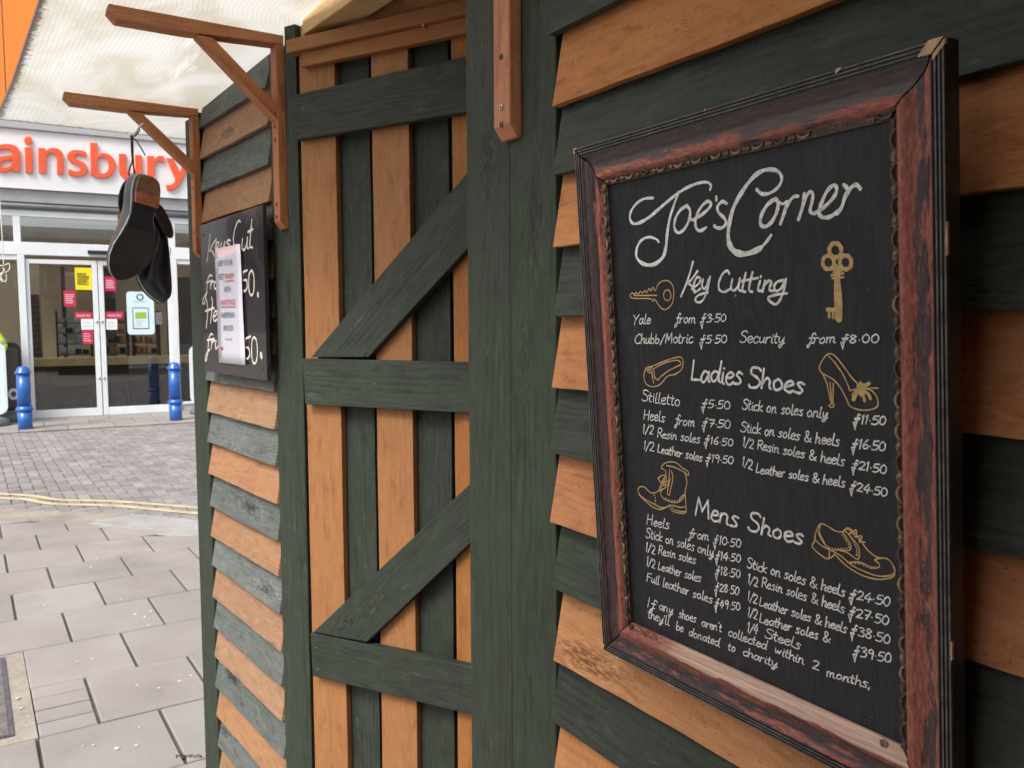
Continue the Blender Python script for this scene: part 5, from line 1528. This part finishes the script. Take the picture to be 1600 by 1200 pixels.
# laminated notice taped over it
NP = Plane(LP.P(*kp(*k8(238, 700)), .036), EL, (0, 0, -1), (NL + Vector((0, 0, .008))))
nc = [NP.uv(*k8(x, y)) for x, y in ((148, 355), (303, 325), (330, 1083), (168, 1065))]
nt = thing('paper_notice', NP.P(0, max(p[1] for p in nc), 0), 'white laminated notice about handmade insoles stuck over the Keys Cut sign', 'notice')
mb = MB()
N = 10; rows = []
for i in range(N + 1):
    t = i / N; row = []
    for j in range(7):
        s_ = j / 6
        a = Vector(nc[0]).lerp(Vector(nc[3]), t); b = Vector(nc[1]).lerp(Vector(nc[2]), t); q = a.lerp(b, s_)
        row.append(NP.P(q.x, q.y, .0012 * sin(t * 3.1) * cos(s_ * 2) + .0005 * sin(t * 9 + s_ * 3)))
    rows.append(row)
mb.grid(rows, [i * .03 for i in range(N + 1)], [j * .02 for j in range(7)])
o = mb.build('sheet', M['laminate'], nt); md = o.modifiers.new('thick', 'SOLIDIFY'); md.thickness = .0006
def note(txt, a, b, cap, mat, under=False):
    p0 = Vector(NP.uv(*k8(*a))); p1 = Vector(NP.uv(*k8(*b)))
    ex = NP.e1 * (p1.x - p0.x) + NP.e2 * (p1.y - p0.y)
    ph = (Vector(NP.uv(*k8(a[0], a[1]))) - Vector(NP.uv(*k8(a[0], a[1] - cap)))).length
    put_text(txt, NP.P(p0.x, p0.y, .0028), ex, -NP.e2, ex.length, ph, M[mat], nt, 'lettering')
    if under:
        mb = MB(); mb.box(NP.P(p0.x, p0.y, .0028) + NP.e2 * .004, ex, ex.length, NP.e2, .002, NP.n, .0003); mb.build('underline', M[mat], nt)
note('KEEP YOUR', (166, 466), (260, 456), 34, 'ink'); note('FEET', (174, 550), (208, 548), 34, 'ink'); note('WARM', (212, 546), (267, 540), 36, 'ink_red', True)
note('WITH', (206, 628), (247, 624), 34, 'ink'); note('HANDMADE', (184, 708), (278, 704), 34, 'ink_red', True); note('SHEEPSKIN', (188, 788), (271, 786), 34, 'ink')
note('INSOLES', (203, 868), (262, 866), 34, 'ink'); note('IN ALL SIZES', (211, 928), (253, 928), 16, 'ink'); 
mb = MB()
p0 = NP.uv(*k8(184, 986)); mb.box(NP.P(p0[0], p0[1], .0028), NP.e1, .016, -NP.e2, .008, NP.n, .0003); mb.build('print', M['ink_red'], nt)

# ------------------------------------------------------------------ hanging shoes
def at(x, y, dist):
    r = ray(x, y).normalized(); return CAM + r * (dist / r.dot(RW[2]))
R_, D_, F_ = RW
def shoe(name, c, Ldir, Ndir, label, heel=True, mirror=1, bend=0.0, hk=1.0):
    """loft from heel (0) to toe (1); sole outward normal N"""
    L = Ldir.normalized(); N = (Ndir - L * Ndir.dot(L)).normalized(); B = N.cross(L) * mirror
    LEN = .287
    t_ = thing(name, c - L * LEN * .5, label, 'shoe')
    def P(l, b, n): return c + L * ((l - .5) * LEN) + B * (b * 1.1 + bend * sin(pi * min(max(l, 0), 1))) + N * n
    # half widths inner/outer of the sole and upper height along the length
    st = [(0.0, .004, .004, .030), (.012, .016, .016, .050), (.04, .024, .024, .072), (.10, .028, .028, .086), (.18, .029, .029, .094), (.28, .026, .027, .096), (.38, .023, .027, .095),
          (.48, .028, .037, .086), (.58, .036, .044, .074), (.68, .043, .049, .060), (.78, .043, .045, .052), (.87, .036, .037, .047), (.94, .024, .025, .040), (.98, .012, .013, .030), (1.0, .003, .003, .016)]
    st = [(a_, b_, c_, d_ * hk) for a_, b_, c_, d_ in st]
    def curve(l): # bend of the sole: heel raised, waist arched, toe spring
        return -.010 * max(0, (l - .82) / .18) ** 2 - .006 * math.exp(-((l - .42) / .13) ** 2)
    mb = MB(); rows = []
    for (l, bi, bo, h) in st:
        row = []
        n = 16
        open_ = .08 < l < .46
        for k in range(n + 1):
            a = pi * k / n
            bb = (bo if cos(a) > 0 else bi) * cos(a)
            sq = abs(cos(a)) ** .75 * (1 if cos(a) > 0 else -1)
            bb = (bo if sq > 0 else bi) * sq * (1.10 - .12 * max(0, sin(a)))
            row.append(P(l, bb, curve(l) - h * sin(a) ** .62))
        rows.append(row)
    mb.grid(rows, [r * .03 for r in range(len(rows))], [k / 16 for k in range(17)])
    o = mb.build('upper', M['leather'], t_)
    md = o.modifiers.new('s', 'SUBSURF'); md.levels = md.render_levels = 2
    # collar opening: dark lining standing at the ankle
    mb = MB(); ring = []
    for k in range(20):
        a = 2 * pi * k / 20
        ring.append(P(.255 + .185 * cos(a), .023 * sin(a), -.0965 - .010 * cos(a) * (1 if cos(a) < 0 else .2)))
    mb.tube(ring + [ring[0]], .0035, 8); mb.build('collar', M['leather'], t_)
    mb = MB(); mb.face([p + N * .002 for p in ring], [(0, 0)] * 20); mb.face([P(.255 + .17 * cos(2 * pi * k / 20), .021 * sin(2 * pi * k / 20)  , -.099) for k in range(20)], [(0, 0)] * 20); mb.build('lining', M['suede'], t_)
    # stitching line of the facing
    mb = MB(); pts = []
    for k in range(9):
        a = pi * (.06 + .30 * k / 8)
        pts.append(P(.50 + .04 * sin(k * .4), .040 * cos(a) * 1.02, -.082 * sin(a) ** .8 - .001))
    mb.tube(pts, .0009, 6); mb.build('seam', M['suede'], t_)
    def outline(l0, l1, grow=0.0, n=26):
        out = []
        for side in (1, -1):
            seq = range(n + 1) if side == 1 else range(n, -1, -1)
            for k in seq:
                l = l0 + (l1 - l0) * (.5 - .5 * cos(pi * k / n))
                for (a, b) in zip(st, st[1:]):
                    if a[0] <= l <= b[0] + 1e-9:
                        f = (l - a[0]) / (b[0] - a[0])
                        w_ = (a[2] + (b[2] - a[2]) * f) if side == 1 else (a[1] + (b[1] - a[1]) * f)
                        break
                if l0 == 0 and k == 0 or l1 == 1 and k == n: w_ = w_ * .9
                out.append((l, side * (w_ + grow)))
        return out
    def slab_(name, pts, n0, n1, mat, parent=t_):
        mb = MB()
        lo = [P(l, b, curve(l) + n0) for l, b in pts]; hi = [P(l, b, curve(l) + n1) for l, b in pts]
        m = len(pts)
        mid = m // 2
        # cap as strips between the two sides
        for q in range(mid - 1):
            i, j = q, m - 1 - q
            mb.face([hi[i], hi[i + 1], hi[j - 1], hi[j]], [(0, 0)] * 4)
            mb.face([lo[i], lo[j], lo[j - 1], lo[i + 1]], [(0, 0)] * 4)
        for q in range(m):
            j = (q + 1) % m
            mb.face([lo[q], lo[j], hi[j], hi[q]], [(0, 0)] * 4)
        return mb.build(name, M[mat], parent)
    slab_('welt', outline(0, 1, .0035), -.001, .004, 'welt')
    so = slab_('sole', outline(.50, 1.0, .003), .0045, .0085, 'sole')
    slab_('waist', outline(.27, .4985, .001), .0045, .0065, 'sole_waist')
    slab_('heel', outline(0, .265, .001), .0045, .018, 'sole_waist')
    slab_('heel_tip', outline(0, .155, .0005), .0185, .023, 'heel_tan')
    slab_('heel_quarter', outline(.157, .262, .0005), .0185, .023, 'heel_orange')
    mb = MB()
    for k in range(9):
        a = pi * (k / 8)
        mb.lathe(P(.105 - .075 * sin(a), .024 * cos(a), .0228), N, [(.0013, 0), (.0013, .0006), (.0003, .0009)], 8)
    for k in range(4): mb.lathe(P(.232, -.021 + .014 * k, .0228), N, [(.0012, 0), (.0012, .0006), (.0003, .0009)], 8)
    mb.build('heel_nail', M['black'], t_)
    return t_, P
sh1, P1 = shoe('hanging_shoe', at(207, 356, 2.22), R_ * -.30 + D_ * .95 + F_ * .10, F_ * -.66 + R_ * .75 + D_ * .02, 'black leather shoe with tan heel, sole to the street, front of the hanging pair', True, 1, .016)
sh2, P2 = shoe('hanging_shoe', at(225, 402, 2.36), R_ * .34 + D_ * .90 + F_ * -.12, R_ * -.93 + F_ * .26 + D_ * .34, 'black leather shoe hanging behind the tan heeled one, toe pointing down right', True, -1, 0.0, .85)
# laces tied to a ring on the bracket strut
hk = at(213, 204, 2.26); top = at(222, 194, 2.27)
hook = thing('hanging_ring', top, 'pale cord ring tied to the strut of the far bracket, carrying the shoes', 'cord ring')
mb = MB()
rp = [at(222 + 0, 193, 2.27)]
cpt = at(214, 208, 2.26)
mb.tube(smooth([at(223, 193, 2.27), at(217, 199, 2.26), at(212, 207, 2.255), at(204, 213, 2.255), at(200, 206, 2.26)], 6), .0024, 8)
mb.tube(smooth([at(216, 206, 2.26), at(209, 212, 2.255), at(203, 208, 2.26)], 6), .002, 8)
mb.build('ring', M['string'], hook)
mb = MB()
mb.tube(smooth([at(218, 198, 2.262), at(217, 206, 2.255), at(210, 214, 2.255)], 6), .0014, 8); mb.build('cord', M['lace'], hook)
lc = thing('shoe_lace', at(206, 215, 2.25), 'dark brown lace loop holding the hanging shoes', 'shoe lace')
mb = MB()
mb.tube(smooth([at(206, 214, 2.25), at(206, 232, 2.245), at(207, 250, 2.245), at(203, 262, 2.25), at(201, 274, 2.26)], 5), .0021, 8)
mb.tube(smooth([at(205, 214, 2.25), at(206, 240, 2.25), at(209, 262, 2.245), at(212, 276, 2.25)], 5), .0021, 8)
mb.build('loop', M['lace'], lc)
mb = MB(); mb.tube(smooth([at(206, 214, 2.25), at(213, 220, 2.245), at(221, 232, 2.24), at(227, 243, 2.24)], 5), .0017, 8)
mb.ell(at(206, 214, 2.249), (.005, 0, 0), (0, .004, 0), (0, 0, .006), 8); mb.build('tail', M['lace'], lc)
mb = MB(); mb.tube(smooth([at(207, 214, 2.25), at(212, 300, 2.33), at(228, 350, 2.36), at(233, 356, 2.37)], 8), .0018, 8); mb.build('rear_tail', M['lace'], lc)
# white string with a bow at the left edge
stg = thing('string', at(3, 425, 2.3), 'white string with a tied bow hanging at the left edge of the canopy', 'string')
mb = MB(); mb.tube(smooth([at(-14, 165, 2.3), at(-6, 230, 2.3), at(1, 330, 2.3), at(4, 380, 2.3), at(6, 415, 2.3)], 8), .0013, 8); mb.build('cord', M['string'], stg)
mb = MB()
for s in ('6,415 14,412 15,420 8,426 5,418', '6,415 -2,416 -3,424 4,428 7,420', '6,420 10,430 9,440 2,436 4,426', '5,424 0,432 3,440', '4,436 3,442'):
    mb.tube(smooth([at(*map(float, q.split(',')), 2.3 + .004 * sin(i)) for i, q in enumerate(s.split())], 5), .0013, 7)
mb.build('bow', M['string'], stg)

# ------------------------------------------------------------------ person in a hi-vis jacket behind the white sign, elbow out
def skin_mesh(name, joints, bones, mat, parent, sub=2):
    """joints: name -> (point, radius)"""
    names = list(joints)
    me = bpy.data.meshes.new(name)
    off = Vector(parent.location)
    me.from_pydata([tuple(Vector(joints[k][0]) - off) for k in names], [(names.index(a), names.index(b)) for a, b in bones], [])
    o = bpy.data.objects.new(name, me); col.objects.link(o); o.parent = parent
    md = o.modifiers.new('skin', 'SKIN'); md.use_smooth_shade = True
    for k, v in zip(names, me.skin_vertices[0].data):
        r = joints[k][1]; v.radius = r if isinstance(r, tuple) else (r, r)
    me.skin_vertices[0].data[0].use_root = True
    s_ = o.modifiers.new('sub', 'SUBSURF'); s_.levels = s_.render_levels = sub
    dg = bpy.context.evaluated_depsgraph_get()
    m2 = bpy.data.meshes.new_from_object(o.evaluated_get(dg)); o.modifiers.clear(); o.data = m2
    bpy.data.meshes.remove(me)
    for p in m2.polygons: p.use_smooth = True
    m2.materials.clear(); m2.materials.append(mat)
    return o
PC = Fx(-34, 545, .45); ps_ = PC[0]; po = .45
def H(ds, z_, do=0.0): return S(ps_ + ds, z_, po + do)
person = thing('person', H(0, 0), 'person in a yellow hi-vis jacket, only an elbow showing behind the white rimmed sign', 'person')
el = Fx(13, 541, po); elx, elz = el[0] - ps_, el[1]
J_ = {'pel': (H(0, .98), .15), 'waist': (H(0, 1.12), .145), 'chest': (H(0, 1.34), (.18, .13)), 'collar': (H(0, 1.50), (.10, .09))}
B_ = [('pel', 'waist'), ('waist', 'chest'), ('chest', 'collar')]
for sg, n in ((1, 'r'), (-1, 'l')):
    J_['sh' + n] = (H(.19 * sg, 1.44), .075)
    J_['el' + n] = (H((elx - .045) if sg == 1 else -.28, elz if sg == 1 else 1.14, .02), .062)
    J_['wr' + n] = (H(.20 if sg == 1 else -.22, .98 if sg == 1 else .92, .14 if sg == 1 else .12), .046)
    B_ += [('collar', 'sh' + n), ('sh' + n, 'el' + n), ('el' + n, 'wr' + n)]
skin_mesh('jacket', J_, B_, M['hivis'], person)
J_ = {'hip': (H(0, .96), .145)}; B_ = []
for sg, n in ((1, 'r'), (-1, 'l')):
    J_['th' + n] = (H(.10 * sg, .84), .095); J_['kn' + n] = (H(.11 * sg, .50, .015), .062); J_['an' + n] = (H(.12 * sg, .10), .048)
    B_ += [('hip', 'th' + n), ('th' + n, 'kn' + n), ('kn' + n, 'an' + n)]
skin_mesh('trousers', J_, B_, M['trousers'], person)
J_ = {'nk': (H(0, 1.50), .052), 'nk2': (H(0, 1.57, .01), .05), 'jaw': (H(0, 1.62, .03), (.055, .06)), 'mid': (H(0, 1.69, .02), (.072, .085)), 'top': (H(0, 1.76, .01), (.068, .08))}
hd_ = skin_mesh('head', J_, [('nk', 'nk2'), ('nk2', 'jaw'), ('jaw', 'mid'), ('mid', 'top')], M['skin'], person)
mb = MB(); mb.ell(H(0, 1.665, .105), SD * .012, Vector((0, 0, .022)), NF * .02, 10)
for sg in (1, -1): mb.ell(H(.075 * sg, 1.675, .01), SD * .012, NF * .018, Vector((0, 0, .03)), 8)
mb.build('nose_and_ears', M['skin'], person)
mb = MB()
for sg in (1, -1): mb.ell(H(.03 * sg, 1.69, .088), SD * .011, Vector((0, 0, .007)), NF * .008, 8)
mb.build('eye', M['ink'], person)
mb = MB(); mb.ell(H(0, 1.628, .082), SD * .024, Vector((0, 0, .006)), NF * .01, 8); mb.build('mouth', M['sticker_red'], person)
mb = MB(); mb.ell(H(0, 1.735, -.015), SD * .088, NF * .098, Vector((0, 0, .088)), 16); mb.build('hair', M['hair'], person)
for sg, n in ((1, 'r'), (-1, 'l')):
    w_ = H(.20 if sg == 1 else -.22, .98 if sg == 1 else .92, .14 if sg == 1 else .12)
    dr = (-SD * .5 * sg + Vector((0, 0, -.35)) + NF * .3).normalized() if sg == 1 else Vector((0.05, 0, -1)).normalized()
    sdv = dr.cross(NF).normalized()
    J_ = {'w': (w_, .028), 'p': (w_ + dr * .05, (.040, .020)), 'q': (w_ + dr * .085, (.036, .016))}; B_ = [('w', 'p'), ('p', 'q')]
    for k in range(4):
        b0 = w_ + dr * .09 + sdv * (.013 * (k - 1.5) * 1.6); ln = (.06, .07, .066, .052)[k]
        J_['f%d' % k] = (b0, .009); J_['g%d' % k] = (b0 + dr * ln * .55 + NF * .008, .0085); J_['h%d' % k] = (b0 + dr * ln * .9 + NF * .024, .007)
        B_ += [('q', 'f%d' % k), ('f%d' % k, 'g%d' % k), ('g%d' % k, 'h%d' % k)]
    J_['t'] = (w_ + dr * .035 + sdv * .035, .011); J_['t2'] = (w_ + dr * .07 + sdv * .05 + NF * .02, .009); B_ += [('p', 't'), ('t', 't2')]
    skin_mesh('hand', J_, B_, M['skin'], person, 1)
    mb = MB(); mb.ell(H(.12 * sg, .045, .06), SD * .05, NF * .13, Vector((0, 0, .05)), 12); mb.build('boot', M['black'], person)
# reflective band round the upper arm of the jacket
a, b = H(.19, 1.44), H(elx - .045, elz, .02)
d = (b - a).normalized(); c = a.lerp(b, .80)
mb = MB(); mb.lathe(c - d * .022, d, [(.071, 0), (.0725, .022), (.071, .044)], 20, caps=False); mb.build('reflective_band', M['reflect'], person)
